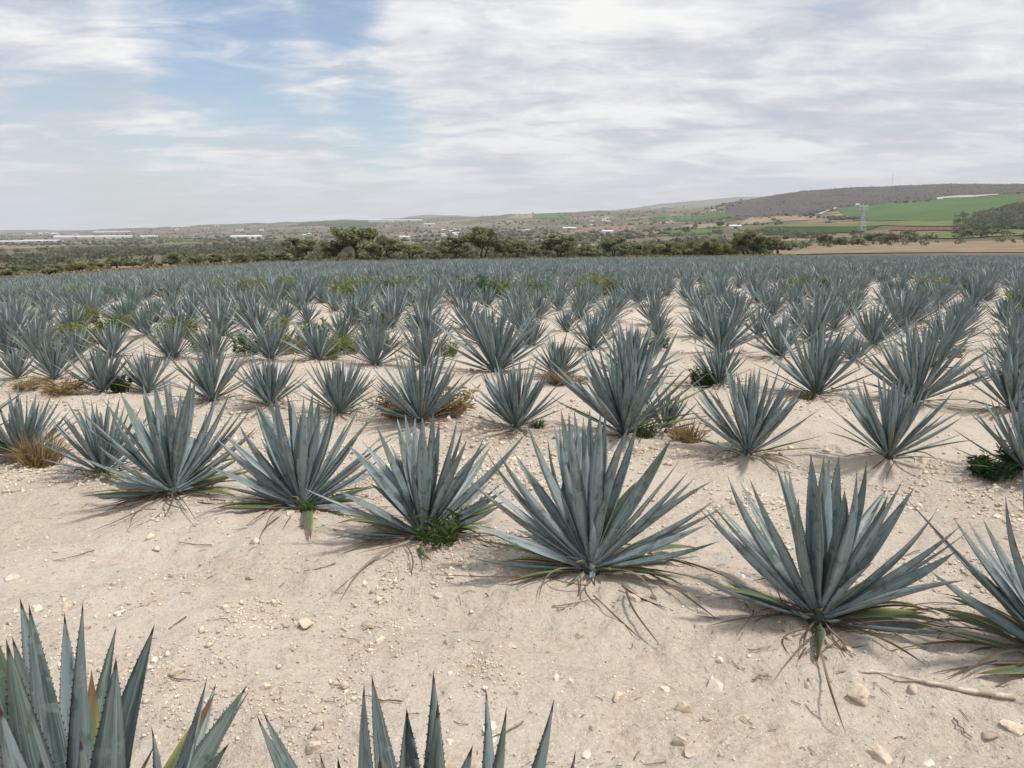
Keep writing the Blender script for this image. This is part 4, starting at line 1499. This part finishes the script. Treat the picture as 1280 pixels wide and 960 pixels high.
def build_litter():
    x, y, r, g = scatter_points(2600, 1.6, 11.0, 0.72, 9)
    off = (x * ROW_N[0] + y * ROW_N[1] - 3.58) / 2.75
    rowd = np.abs(off - np.round(off))
    keep = g.random(len(x)) < np.where(rowd < 0.22, 1.0, 0.30)
    x, y = x[keep], y[keep]
    n = len(x)
    L = 0.010 + 0.060 * g.random(n) ** 2.6
    w = 0.0007 + 0.0012 * g.random(n)
    a = g.uniform(0, 6.28, n)
    dx, dy = np.cos(a) * L, np.sin(a) * L
    x2, y2 = x + dx, y + dy
    xm, ym = x + dx * 0.5 - dy * g.uniform(-0.2, 0.2, n), y + dy * 0.5 + dx * g.uniform(-0.2, 0.2, n)
    P = [np.stack([x, y, gz(x, y) + 0.004], -1), np.stack([xm, ym, gz(xm, ym) + 0.006], -1), np.stack([x2, y2, gz(x2, y2) + 0.004], -1)]
    side = np.stack([-np.sin(a), np.cos(a), np.zeros(n)], -1)
    V = np.zeros((n, 9, 3))
    for k in range(3):
        V[:, 3 * k] = P[k] - side * w[:, None]
        V[:, 3 * k + 1] = P[k] + side * w[:, None]
        V[:, 3 * k + 2] = P[k] + np.array([0, 0, 1]) * (1.6 * w[:, None])
    f = []
    for k in range(2):
        b = 3 * k
        for i in range(3):
            f.append((b + i, b + (i + 1) % 3, b + 3 + (i + 1) % 3, b + 3 + i))
    Fc = (np.array(f)[None] + 9 * np.arange(n)[:, None, None]).reshape(-1, 4)
    o = big_mesh('plant_litter', V.reshape(-1, 3), Fc, 4, M_TWIG, {'tint': ('POINT', np.repeat(g.random(n), 9))})
    tag(o, 'scattered bits of dry stalk and twig on the soil', 'plant litter', kind='stuff')


def build_row_litter():
    g = np.random.default_rng(41)
    src = [f for f in field if 8.0 < math.hypot(f[0], f[1]) < 48]
    m = 22
    cx = np.repeat([f[0] for f in src], m)
    cy = np.repeat([f[1] for f in src], m)
    n = len(cx)
    a = g.uniform(0, 6.283, n)
    d0 = g.uniform(0.05, 0.35, n)
    L = g.uniform(0.15, 0.45, n)
    a2 = a + g.normal(0, 0.5, n)
    x0, y0 = cx + np.cos(a) * d0, cy + np.sin(a) * d0
    x1, y1 = x0 + np.cos(a2) * L, y0 + np.sin(a2) * L
    w = g.uniform(0.008, 0.018, n)
    sx, sy = -np.sin(a2) * w, np.cos(a2) * w
    z0 = gz(x0, y0) + g.uniform(0.02, 0.05, n)
    z1 = gz(x1, y1) + 0.015
    V = np.stack([np.stack([x0 - sx, y0 - sy, z0], -1), np.stack([x0 + sx, y0 + sy, z0], -1), np.stack([x1 + sx * 0.4, y1 + sy * 0.4, z1], -1), np.stack([x1 - sx * 0.4, y1 - sy * 0.4, z1], -1)], 1)
    o = big_mesh('fallen_leaf_litter', V.reshape(-1, 3), np.arange(4 * n).reshape(-1, 4), 4, M_ROWLIT, {'tint': ('POINT', np.repeat(g.random(n), 4))})
    tag(o, 'dry brown fallen leaves lying along the agave rows', 'leaf litter', kind='stuff')


build_gravel()
build_litter()
build_row_litter()


def tube(name, pts, radii, mat, n=7, parent=None, smooth=True):
    V, F = [], []
    for k, p in enumerate(pts):
        a = pts[max(0, k - 1)]
        b = pts[min(len(pts) - 1, k + 1)]
        d = (Vector(b) - Vector(a)).normalized()
        s = d.cross(Vector((0, 0, 1)))
        if s.length < 1e-3:
            s = d.cross(Vector((1, 0, 0)))
        s.normalize()
        u = s.cross(d)
        for i in range(n):
            an = 2 * math.pi * i / n
            V.append(Vector(p) + (s * math.cos(an) + u * math.sin(an)) * radii[k])
    for k in range(len(pts) - 1):
        for i in range(n):
            F.append((k * n + i, k * n + (i + 1) % n, (k + 1) * n + (i + 1) % n, (k + 1) * n + i))
    F.append(tuple(range(n))[::-1])
    F.append(tuple((len(pts) - 1) * n + i for i in range(n)))
    return mesh_obj(name, V, F, mat, parent, smooth)


def stick(name, px_pts, r0, r1, mat, label, cat='stick', group=None):
    P = []
    for (a, b) in px_pts:
        p = near_hit(a, b)
        P.append(Vector((p.x, p.y, p.z + 0.010)))
    pts = []
    for k in range(len(P) - 1):
        for s in range(3):
            q = P[k].lerp(P[k + 1], s / 3)
            pts.append(q + Vector((rng.gauss(0, 0.003), rng.gauss(0, 0.003), 0)))
    pts.append(P[-1])
    rad = [r0 + (r1 - r0) * k / (len(pts) - 1) for k in range(len(pts))]
    o = tube(name, pts, rad, mat)
    tag(o, label, cat, group)
    return o


stick('stick', [(1050, 843), (1100, 842), (1150, 853), (1200, 864), (1268, 879)], 0.004, 0.010, M_STICK, 'long bleached stick lying on the soil beside the curled leaf agave')
for k, (a, b, c, d) in enumerate([(265, 683, 222, 679), (1175, 770, 1132, 754), (655, 905, 606, 930), (233, 773, 210, 787), (210, 849, 241, 852), (118, 690, 70, 702), (935, 815, 962, 812),
                                  (940, 845, 963, 848), (690, 760, 735, 752), (1190, 900, 1215, 925), (500, 880, 455, 872), (420, 706, 380, 716), (865, 690, 820, 700), (1150, 690, 1110, 700)]):
    stick('twig', [(a, b), ((a + c) / 2, (b + d) / 2 + 1.5), (c, d)], 0.0035, 0.0015, M_TWIG, 'thin dry twig lying on the bare soil', 'twig', 'twigs on the soil')


# ------------------------------------------------------------------ trees and shrubs at the field edge
def crown_mesh(name, mat, seed, n, shape='umbrella'):
    """crown of many leaf sprays in clumps, unit wide (x,y in -0.5..0.5) and unit high"""
    r = random.Random(seed)
    g = np.random.default_rng(seed)
    cl = []
    for k in range(26 if shape != 'bush' else 18):
        a = r.uniform(0, 6.283)
        R = 0.40 * math.sqrt(r.random())
        if shape == 'umbrella':
            top = 0.90 - 0.9 * R * R - r.uniform(0, 0.42)
            z = max(0.32, top)
            rad = r.uniform(0.11, 0.18)
        elif shape == 'round':
            z = 0.28 + 0.60 * r.random() * (1 - 1.4 * R * R)
            rad = r.uniform(0.10, 0.16)
        else:
            z = 0.12 + 0.62 * r.random() * (1 - 2.0 * R * R)
            rad = r.uniform(0.12, 0.19)
        cl.append((R * math.cos(a), R * math.sin(a), z, rad, r.random()))
    cl = np.array(cl)
    k = g.integers(0, len(cl), n)
    d = g.normal(size=(n, 3))
    d /= np.linalg.norm(d, axis=1)[:, None]
    rr = g.random(n) ** 0.45
    ctr = cl[k, :3] + d * (cl[k, 3] * rr)[:, None] * np.array([1, 1, 0.75])
    s = 0.014 + 0.018 * g.random(n)
    u = g.normal(size=(n, 3))
    u /= np.linalg.norm(u, axis=1)[:, None]
    w = np.cross(u, g.normal(size=(n, 3)))
    w /= np.linalg.norm(w, axis=1)[:, None]
    V = np.stack([ctr + u * s[:, None] * 1.5, ctr + w * s[:, None], ctr - u * s[:, None] * 1.5, ctr - w * s[:, None]], 1)
    me = bpy.data.meshes.new(name)
    o = big_mesh(name, V.reshape(-1, 3), np.arange(4 * n).reshape(-1, 4), 4, mat, {'tint': ('POINT', np.repeat((cl[k, 4] * 0.7 + 0.3 * g.random(n)), 4))})
    me2 = o.data
    bpy.data.objects.remove(o)
    bpy.data.meshes.remove(me)
    return me2, cl


def trunk_mesh(name, cl, seed, stems):
    r = random.Random(seed)
    V, F = [], []

    def limb(p, q, r0, r1):
        n = 5
        d = (q - p)
        pts = [p, p.lerp(q, 0.5) + Vector((r.gauss(0, 0.02), r.gauss(0, 0.02), 0)), q]
        s = d.cross(Vector((0.3, 1, 0.2))).normalized()
        u = s.cross(d).normalized()
        b = len(V)
        for k, c in enumerate(pts):
            rad = r0 + (r1 - r0) * k / 2
            for i in range(n):
                a = 6.2832 * i / n
                V.append(c + (s * math.cos(a) + u * math.sin(a)) * rad)
        for k in range(2):
            for i in range(n):
                F.append((b + k * n + i, b + k * n + (i + 1) % n, b + (k + 1) * n + (i + 1) % n, b + (k + 1) * n + i))
    forks = []
    for s in range(stems):
        a = r.uniform(0, 6.28)
        base = Vector((0.03 * math.cos(a), 0.03 * math.sin(a), -0.03))
        fork = Vector((0.09 * math.cos(a) * (stems > 1) + r.gauss(0, 0.02), 0.09 * math.sin(a) * (stems > 1) + r.gauss(0, 0.02), r.uniform(0.20, 0.32)))
        limb(base, fork, 0.034 / math.sqrt(stems) + 0.008, 0.022 / math.sqrt(stems) + 0.005)
        forks.append(fork)
    for c in cl[::2]:
        q = Vector(c[:3])
        p = min(forks, key=lambda f: (f - q).length)
        limb(p, q, 0.013, 0.004)
    me = bpy.data.meshes.new(name)
    me.from_pydata([tuple(v) for v in V], [], F)
    me.materials.append(M_BARK)
    return me


PROTO = {}
for kind, shape, mat, n, stems, cnt in (('umbrella', 'umbrella', M_FOLI, 5200, 2, 3), ('round', 'round', M_FOLI, 4800, 2, 3), ('bush', 'bush', M_FOLI, 3400, 3, 3), ('ybush', 'bush', M_FOLI_Y, 3200, 3, 2)):
    for k in range(cnt):
        me, cl = crown_mesh('crown', mat, 60 + 7 * k + len(kind), n, shape)
        PROTO.setdefault(kind, []).append((me, trunk_mesh('trunk', cl, 5 + k, stems)))


def tree(px, base_y, top_y, wpx, kind, name, label, cat='tree', group=None, back=None):
    p = hit(px, base_y, edge_depth(px) + 1.5) if back is None else None
    if back is not None:
        Y = edge_depth(px) + back
        x = (px - 640) / HFAC * Y
        p = Vector((x, Y, gz(float(x), float(Y))))
    s = p.y / HFAC
    dt = px_dir(px, top_y)
    h = CAM_H + dt[2] / dt[1] * p.y - p.z
    h = max(1.2, h)
    w = wpx * s
    me, tr = PROTO[kind][rng.randrange(len(PROTO[kind]))]
    e = empty(name, p, rng.uniform(0, 6.28))
    tag(e, label, cat, group)
    link_mesh('crown', me, e, scale=(w * 1.08, w * 1.08, h * 1.02))
    link_mesh('trunk', tr, e, scale=(w, w, h))
    return e


TREES = [  # px, base, top, width, kind, back (m behind the field edge), label
    (375, 323, 296, 46, 'round', 6, 'dark rounded tree to one side of the tall umbrella tree'),
    (411, 323, 299, 28, 'round', 9, 'narrow tree beside the trunk of the tall umbrella tree'),
    (443, 324, 280, 58, 'umbrella', 8, 'tall umbrella shaped tree with forked dark trunk'),
    (468, 323, 302, 22, 'round', 5, None), (485, 323, 293, 36, 'umbrella', 9, None), (513, 323, 303, 32, 'umbrella', 6, None),
    (541, 322, 310, 20, 'bush', 6, None), (567, 322, 294, 40, 'round', 7, None),
    (603, 322, 281, 48, 'umbrella', 9, 'tall broad tree with thin crown beside the dark rounded one'), (629, 322, 295, 26, 'round', 10, None), (648, 322, 297, 28, 'round', 5, None),
    (668, 321, 305, 18, 'bush', 12, None), (697, 321, 291, 44, 'round', 7, 'wide rounded tree standing alone by the grassy verge'), (737, 320, 300, 32, 'bush', 8, None), (768, 320, 294, 34, 'round', 10, None),
    (798, 319, 299, 30, 'bush', 16, None), (834, 318, 296, 38, 'bush', 18, None), (863, 318, 294, 34, 'bush', 22, None), (894, 317, 292, 40, 'ybush', 20, None), (935, 317, 287, 42, 'round', 24, 'big rounded tree at the end of the dense shrub belt'),
    (973, 316, 291, 36, 'round', 22, None), (915, 316, 292, 30, 'bush', 30, None), (815, 318, 300, 30, 'bush', 26, None), (850, 317, 296, 30, 'bush', 34, None), (780, 319, 299, 26, 'bush', 30, None), (955, 316, 289, 30, 'bush', 34, None),
]
for (px, b, tp, w, kind, back, lab) in TREES:
    if lab:
        tree(px, b, tp, w, kind, 'tree', lab, back=back)
    elif kind in ('bush', 'ybush'):
        tree(px, b, tp, w, kind, 'shrub', 'dense green shrub in the belt behind the field edge', 'shrub', 'shrubs behind the field edge', back)
    else:
        tree(px, b, tp, w, kind, 'tree', 'small spreading tree in the line behind the field edge', 'tree', 'trees behind the field edge', back)
for (px, b, tp, w, kind) in [(1007, 309, 299, 20, 'bush'), (1030, 308, 291, 20, 'round'), (1050, 307, 293, 24, 'bush'), (1072, 307, 294, 18, 'bush'), (1091, 306, 289, 24, 'round'), (1137, 298, 285, 20, 'bush'),
                             (1212, 296, 284, 24, 'bush'), (1246, 293, 283, 26, 'bush'), (1228, 295, 288, 18, 'bush'), (1160, 299, 292, 20, 'bush'), (1262, 294, 288, 16, 'bush'), (990, 310, 301, 18, 'bush')]:
    tree(px, b, tp, w, kind, 'shrub', 'round dark shrub scattered beyond the dry pasture', 'shrub', 'shrubs beyond the dry pasture')
tree(1110, 305, 287, 22, 'ybush', 'tree', 'yellow green rounded tree behind the dry pasture')
for (px, b, tp, w, kind, back) in [(8, 346, 326, 34, 'bush', 8), (25, 344, 328, 26, 'bush', 12), (60, 341, 327, 38, 'bush', 8), (96, 338, 324, 40, 'ybush', 8), (120, 336, 326, 24, 'bush', 10), (140, 335, 321, 30, 'round', 14),
                                   (160, 333, 322, 24, 'round', 12), (188, 331, 322, 20, 'bush', 8), (214, 330, 311, 32, 'bush', 8), (240, 329, 315, 28, 'bush', 10), (267, 328, 314, 20, 'ybush', 7), (295, 327, 312, 24, 'ybush', 7),
                                   (325, 326, 309, 30, 'bush', 9), (345, 326, 314, 18, 'bush', 6)]:
    tree(px, b, tp, w, kind, 'shrub', 'low bushy shrub in the left hedge along the dry grass verge', 'shrub', 'shrubs of the dry grass verge', back)


def build_verge():
    for name, mat, n, seed, lo, hi, hgt, lab in (('dry_grass', M_DRYGRASS, 9000, 21, -1.5, 11, 0.55, 'strip of dry straw coloured grass along the field edge'),
                                               ('green_grass', M_GREENGRASS, 4500, 22, 2, 18, 0.50, 'greener grass under the trees along the field edge')):
        g = np.random.default_rng(seed)
        px = g.uniform(-80, 1000, n) if mat is M_DRYGRASS else g.uniform(280, 900, n)
        Y = edge_depth(px) + g.uniform(lo, hi, n)
        x = (px - 640) / HFAC * Y
        z = gz(x, Y)
        h = hgt * g.uniform(0.5, 1.3, n) * np.clip(0.6 + 1.4 * fbm(x / 6, Y / 6, 2, 3), 0.25, 1.4)
        w = g.uniform(0.08, 0.22, n)
        a = g.uniform(0, 6.28, n)
        c, s = np.cos(a) * w, np.sin(a) * w
        lean = g.normal(0, 0.15, (n, 2))
        V = np.stack([np.stack([x - c, Y - s, z - 0.05], -1), np.stack([x + c, Y + s, z - 0.05], -1),
                      np.stack([x + c * 0.6 + lean[:, 0], Y + s * 0.6 + lean[:, 1], z + h], -1), np.stack([x - c * 0.9 + lean[:, 0], Y - s * 0.9 + lean[:, 1], z + h * 0.7], -1)], 1)
        o = big_mesh(name, V.reshape(-1, 3), np.arange(4 * n).reshape(-1, 4), 4, mat, {'tint': ('POINT', np.repeat(g.random(n), 4))})
        tag(o, lab, 'grass', kind='stuff')


build_verge()
patch('grass_verge', 'straw coloured grass verge behind the left part of the field', [(-60, 349.0), (345, 326.6), (345, 324.6), (-60, 344.5)], P_DRY, lift=0.05, n=24, cat='verge')


# ------------------------------------------------------------------ the valley: woods, scrub, buildings
def build_woods():
    g = np.random.default_rng(77)
    n = 26000
    px = g.uniform(-120, 1400, n)
    Y = np.exp(g.uniform(math.log(185), math.log(5200), n))
    x = (px - 640) / HFAC * Y
    clump = fbm(x / 160, Y / 220, 3, 50) + 0.6 * fbm(x / 45, Y / 45, 2, 55)
    hill = (px > 925) & (Y > 1700)
    knoll = (px > 1192) & (Y > 640) & (Y < 1100) & ((px - 1192) * 4.2 + 640 > (Y - 420))
    green = (px > 1040) & (Y > 940) & (Y < 1750) & ~knoll
    pasture = (px > 960) & (Y < 330)
    fields = (px > 930) & (Y > 330) & (Y < 940) & ~knoll & (g.random(n) < 0.93)
    prob = np.clip(0.16 + 3.2 * clump, 0.02, 1)
    prob = np.where(hill, 0.8, prob)
    prob = np.where(knoll, 1.0, prob)
    prob = np.where(green | pasture | fields, 0.0, prob)
    prob = np.where((Y < 420) & (px < 420), prob * 0.35, prob)
    keep = g.random(n) < prob
    # the denser belts: along the green field, on the knoll, and the middle distance
    ex_px, ex_Y = [], []

    def belt(px0, px1, y0, y1, m):
        for _ in range(m):
            f = g.random()
            a = px0 + (px1 - px0) * f + g.normal(0, 2)
            b = y0 + (y1 - y0) * f + g.normal(0, 0.6)
            p = hit(a, b, 300)
            ex_px.append(640 + HFAC * p.x / p.y)
            ex_Y.append(p.y)
    belt(1036, 1076, 274, 274, 40)
    belt(982, 1026, 297, 297, 46)
    belt(1040, 1170, 259, 251, 60)
    belt(1000, 1040, 271, 262, 26)
    belt(1250, 1290, 243, 240, 20)
    belt(940, 985, 292, 292, 24)
    belt(560, 760, 300, 297, 90)
    belt(0, 200, 307, 304, 90)
    belt(200, 340, 303, 300, 70)
    belt(780, 900, 290, 286, 40)
    belt(1240, 1290, 287.5, 286, 20)
    m = 2600
    kp = g.uniform(1196, 1420, m)
    kY = g.uniform(640, 1080, m)
    ok = (kY < 640 + (kp - 1196) * 5.5)
    px = np.concatenate([px[keep], ex_px, kp[ok]])
    Y = np.concatenate([Y[keep], ex_Y, kY[ok]])
    x = (px - 640) / HFAC * Y
    z = gz(x, Y)
    n = len(x)
    hillm = (px > 925) & (Y > 1700)
    R = np.where(hillm, g.uniform(0.9, 1.9, n), g.uniform(2.0, 4.6, n)) * np.clip(0.85 + Y / 9000, 0.85, 1.3)
    R = np.where(Y < 420, R * 0.62, R)
    v0, f0 = stone_mesh(1, 0)
    v0 = np.array([tuple(p.normalized()) for p in v0])
    f0 = np.array(f0)
    for nm, mask, mat, lab, cat in (('far_woods', ~hillm, M_FARTREE, 'dark scattered trees and thickets across the valley', 'woodland'), ('hill_scrub', hillm, M_SCRUB, 'grey brown dry scrub covering the long dark hill', 'scrub')):
        if nm == 'far_woods':
            near = np.nonzero(mask & (Y < 1100))[0]
            kk, q = len(near), 44
            d = g.normal(size=(kk, q, 3))
            d /= np.linalg.norm(d, axis=2)[..., None]
            lump = 1 + 0.45 * np.sin(3.1 * d[..., 0:1] + near[:, None, None]) * np.cos(2.7 * d[..., 1:2] - near[:, None, None])
            ctr = d * lump * (g.random((kk, q, 1)) ** 0.4) * R[near][:, None, None] * np.array([1, 1, 0.72])
            ctr += np.stack([x[near], Y[near], z[near] + 0.62 * R[near]], -1)[:, None, :]
            u = g.normal(size=(kk, q, 3))
            u /= np.linalg.norm(u, axis=2)[..., None]
            w2 = np.cross(u, g.normal(size=(kk, q, 3)))
            w2 /= np.linalg.norm(w2, axis=2)[..., None]
            sz = (R[near][:, None, None] * g.uniform(0.16, 0.34, (kk, q, 1)))
            V = np.stack([ctr + u * sz, ctr + w2 * sz * 0.7, ctr - u * sz, ctr - w2 * sz * 0.7], 2)
            o = big_mesh('near_thickets', V.reshape(-1, 3), np.arange(kk * q * 4).reshape(-1, 4), 4, M_FARTREE, {'tint': ('POINT', np.repeat(g.random(kk), q * 4))})
            tag(o, 'bushes and thickets on the slopes just beyond the field', 'thicket', kind='stuff')
            mask = mask & (Y >= 1100)
        idx = np.nonzero(mask)[0]
        k = len(idx)
        far = v0[None] * (1 + g.uniform(-0.42, 0.42, (k, 12, 1)))
        V = far * R[idx][:, None, None] * np.array([1, 1, 0.8])
        V[..., 0] += x[idx][:, None]
        V[..., 1] += Y[idx][:, None]
        V[..., 2] += (z[idx] + 0.5 * R[idx])[:, None]
        Fc = (f0[None] + 12 * np.arange(k)[:, None, None]).reshape(-1, 3)
        o = big_mesh(nm, V.reshape(-1, 3), Fc, 3, mat, {'tint': ('POINT', np.repeat(g.random(k), 12))})
        tag(o, lab, cat, kind='stuff')


build_woods()


def building(px0, px1, y_base, y_top, label, name='warehouse', cat='building', roof=None, wall=None, bays=1, depth=None, group=None):
    pxc = 0.5 * (px0 + px1)
    p = hit(pxc, y_base, 300)
    s = p.y / HFAC
    W = (px1 - px0) * s
    Hh = max(2.5, (y_base - y_top) * s)
    D = depth or max(8.0, min(60.0, 0.6 * W))
    rise = min(0.35 * Hh, 4.0)
    e = empty(name, (p.x, p.y, p.z), -math.atan2(p.x, p.y) * 0.5 + rng.uniform(-0.15, 0.15))
    tag(e, label, cat, group)
    wh = Hh - rise
    x0, x1 = -W / 2, W / 2
    wv = [(x0, 0, -3), (x1, 0, -3), (x1, D, -3), (x0, D, -3), (x0, 0, wh), (x1, 0, wh), (x1, D, wh), (x0, D, wh)]
    wf = [(0, 1, 5, 4), (1, 2, 6, 5), (2, 3, 7, 6), (3, 0, 4, 7)]
    mesh_obj('wall', wv, wf, wall or M_WALL, e)
    o = 0.35
    for b in range(bays):
        d0, d1 = D * b / bays, D * (b + 1) / bays
        rv = [(x0 - o, d0 - (o if b == 0 else 0), wh), (x1 + o, d0 - (o if b == 0 else 0), wh), (x1 + o, 0.5 * (d0 + d1), wh + rise), (x0 - o, 0.5 * (d0 + d1), wh + rise), (x1 + o, d1, wh), (x0 - o, d1, wh)]
        rf = [(0, 1, 2, 3), (3, 2, 4, 5), (0, 3, 5), (1, 4, 2), (0, 5, 4, 1)]
        mesh_obj('roof', rv, rf, roof or M_ROOF, e)
    if Hh > 3.0:
        dw = min(4.0, W * 0.15)
        mesh_obj('door', [(-dw, -0.08, 0), (dw, -0.08, 0), (dw, -0.08, wh * 0.7), (-dw, -0.08, wh * 0.7), (-dw, 0.1, 0), (dw, 0.1, 0), (dw, 0.1, wh * 0.7), (-dw, 0.1, wh * 0.7)],
                 [(0, 1, 2, 3), (4, 7, 6, 5), (0, 4, 5, 1), (1, 5, 6, 2), (2, 6, 7, 3), (3, 7, 4, 0)], M_BARK, e)
    return e


building(73, 160, 298, 294.6, 'very long white greenhouse roof in the left plain', 'greenhouse', roof=M_WHITE, wall=M_WHITE, bays=2)
building(28, 69, 303, 299.8, 'white warehouse in front of the very long greenhouse', 'warehouse', roof=M_WHITE, wall=M_WALL)
building(-6, 26, 304, 300.8, 'pale warehouse at the frame edge beside the white one', 'warehouse', roof=M_WHITE, wall=M_WALL)
building(64, 72, 295.5, 291.2, 'tall cream box building above the greenhouse end', 'silo_building', wall=M_WALL)
building(118, 160, 290.8, 288.8, 'thin white greenhouse strip near the left skyline', 'greenhouse', roof=M_WHITE, wall=M_WHITE)
building(176, 196, 297.6, 294.4, 'short white shed beside the very long greenhouse', 'shed', roof=M_WHITE, wall=M_WHITE)
building(289, 326, 298.4, 294.2, 'white long shed in the middle of the left valley', 'shed', roof=M_WHITE, wall=M_WHITE, bays=2)
building(214, 236, 284.6, 282.8, 'small pale building strip on the left ridge', 'warehouse', roof=M_WHITE)
building(461, 528, 277.4, 274.4, 'white greenhouse strip on the ridge behind the umbrella tree', 'greenhouse', roof=M_WHITE, wall=M_WHITE, bays=2)
building(530, 544, 283, 279, 'pale building on the slope below the ridge greenhouse', 'warehouse')
building(499, 512, 298.5, 294.8, 'white house seen above the umbrella trees', 'house', roof=M_WHITE)
building(703, 720, 287.4, 283.8, 'white roofed shed behind the wide rounded tree', 'shed', roof=M_WHITE, wall=M_WALL)
building(753, 767, 291.6, 287.8, 'white roofed shed beside the grey fallow field', 'shed', roof=M_WHITE, wall=M_WHITE)
building(912, 927, 285.6, 281, 'white farm building at the edge of the green crop strip', 'farm_building', roof=M_ROOF, wall=M_WHITE)
building(1172, 1178, 250, 247.6, 'tiny white hut at the start of the white track', 'hut', roof=M_WHITE, wall=M_WHITE)
building(1070, 1074, 258, 254.5, 'tiny white hut behind the pylon on the green field', 'hut', roof=M_WHITE, wall=M_WHITE)
hr_ = random.Random(12)
for (cx0, cx1, cy0, cy1, n) in ((553, 584, 287, 296, 14), (733, 762, 273, 283, 11), (826, 842, 276, 281, 5), (648, 664, 287, 290, 4), (372, 425, 292, 299, 4), (20, 110, 292, 294.5, 6), (200, 330, 283, 290, 6), (860, 905, 263, 268, 3)):
    for k in range(n):
        a = hr_.uniform(cx0, cx1)
        b = hr_.uniform(cy0, cy1)
        w = hr_.uniform(3.0, 6.0)
        building(a - w / 2, a + w / 2, b, b - hr_.uniform(1.8, 2.8), 'small pale village house far off in the valley', 'house', roof=hr_.choice([M_WHITE, M_ROOF, M_TILE]), wall=hr_.choice([M_WALL, M_WHITE]), group='village houses in the valley')


def bar(V, F, p, q, r):
    p, q = Vector(p), Vector(q)
    d = (q - p).normalized()
    s = d.cross(Vector((0.2, 1, 0.1))).normalized() * r
    u = s.cross(d).normalized() * r
    b = len(V)
    for c in (p, q):
        V.extend([c + s, c + u, c - s, c - u])
    for i in range(4):
        F.append((b + i, b + (i + 1) % 4, b + 4 + (i + 1) % 4, b + 4 + i))


def pylon(px, yb, yt):
    p = hit(px, yb, 300)
    dt = px_dir(px, yt)
    h = CAM_H + dt[2] / dt[1] * p.y - p.z
    e = empty('pylon', p, 0.2)
    tag(e, 'steel lattice power pylon standing before the bright green field', 'pylon')
    b, tpw = 0.11 * h, 0.035 * h
    th = 0.008 * h
    wz = 0.62 * h
    corners = [(-1, -1), (1, -1), (1, 1), (-1, 1)]

    def P(c, z):
        w = b + (tpw - b) * min(1, z / wz)
        return (c[0] * w, c[1] * w, z)
    for c in corners:
        V, F = [], []
        bar(V, F, P(c, -0.5), P(c, wz), th)
        bar(V, F, P(c, wz), P(c, h * 0.98), th)
        mesh_obj('leg', V, F, M_STEEL, e)
    V, F = [], []
    zs = [0, 0.16 * h, 0.30 * h, 0.42 * h, 0.52 * h, 0.62 * h, 0.72 * h, 0.82 * h, 0.92 * h]
    for a, c in zip(zs[:-1], zs[1:]):
        for k in range(4):
            bar(V, F, P(corners[k], a), P(corners[(k + 1) % 4], c), th * 0.6)
            bar(V, F, P(corners[(k + 1) % 4], a), P(corners[k], c), th * 0.6)
    mesh_obj('bracing', V, F, M_STEEL, e)
    for z in (0.80 * h, 0.93 * h):
        V, F = [], []
        bar(V, F, (-0.20 * h, 0, z), (0.20 * h, 0, z), th)
        bar(V, F, (-0.20 * h, 0, z), (0, 0, z + 0.06 * h), th * 0.7)
        bar(V, F, (0.20 * h, 0, z), (0, 0, z + 0.06 * h), th * 0.7)
        mesh_obj('cross_arm', V, F, M_STEEL, e)
    for x in (-0.16 * h, 0.16 * h):
        V, F = [], []
        bar(V, F, (x, 0, 0.80 * h), (x, 0, 0.74 * h), th * 0.8)
        mesh_obj('insulator', V, F, M_STEEL, e)


pylon(1077, 290, 255.5)


def mast(px, yb, yt, name, label, cat):
    p = hit(px, yb, 300)
    dt = px_dir(px, yt)
    h = max(3.0, CAM_H + dt[2] / dt[1] * p.y - p.z)
    e = empty(name, p)
    tag(e, label, cat)
    w = 0.016 * h
    for k in range(3):
        a = 2.094 * k
        V, F = [], []
        bar(V, F, (w * math.cos(a), w * math.sin(a), -1), (0.4 * w * math.cos(a), 0.4 * w * math.sin(a), h), 0.0045 * h)
        mesh_obj('leg', V, F, M_STEEL, e)
    V, F = [], []
    for k in range(12):
        z = h * k / 12
        for q in range(3):
            a, b2 = 2.094 * q, 2.094 * (q + 1)
            bar(V, F, (w * math.cos(a), w * math.sin(a), z), (w * 0.8 * math.cos(b2), w * 0.8 * math.sin(b2), z + h / 12), 0.003 * h)
    mesh_obj('bracing', V, F, M_STEEL, e)


mast(1115, 232.2, 217, 'radio_mast', 'thin radio mast on the crest of the dark hill', 'mast')
mast(1133.5, 296, 287.5, 'post', 'slim pale post among the shrubs beyond the dry pasture', 'post')

# a few trees of the valley that stand apart
for (px, b, tp, w, kind, lab) in [(899, 284.5, 275.5, 12, 'round', 'dark round tree on the tan stubble field'), (857, 293, 281.5, 11, 'round', 'dark tree at the corner of the green crop strip'),
                                 (869, 286, 278.5, 6, 'round', 'narrow dark tree between the tan field and the crop strip'), (967, 277, 272, 6, 'round', 'small dark tree on the tan field at the foot of the hill')]:
    tree(px, b, tp, w, kind, 'tree', lab)


# ------------------------------------------------------------------ haze
def build_haze():
    r, z0, z1 = 13000, -330, 520
    V = [(-r, -r, z0), (r, -r, z0), (r, r, z0), (-r, r, z0), (-r, -r, z1), (r, -r, z1), (r, r, z1), (-r, r, z1)]
    Fc = [(3, 2, 1, 0), (4, 5, 6, 7), (0, 1, 5, 4), (1, 2, 6, 5), (2, 3, 7, 6), (3, 0, 4, 7)]
    m = bpy.data.materials.new('haze')
    m.use_nodes = True
    t = NT(m.node_tree)
    out = t.n('ShaderNodeOutputMaterial')
    v = t.n('ShaderNodeVolumePrincipled')
    v.inputs['Color'].default_value = (0.88, 0.93, 1.0, 1)
    v.inputs['Density'].default_value = 9.0e-5
    t.l(v.outputs[0], out.inputs['Volume'])
    o = mesh_obj('haze', V, Fc, m)
    o.display_type = 'WIRE'
    tag(o, 'pale bluish haze hanging over the valley', 'haze', kind='stuff')


build_haze()
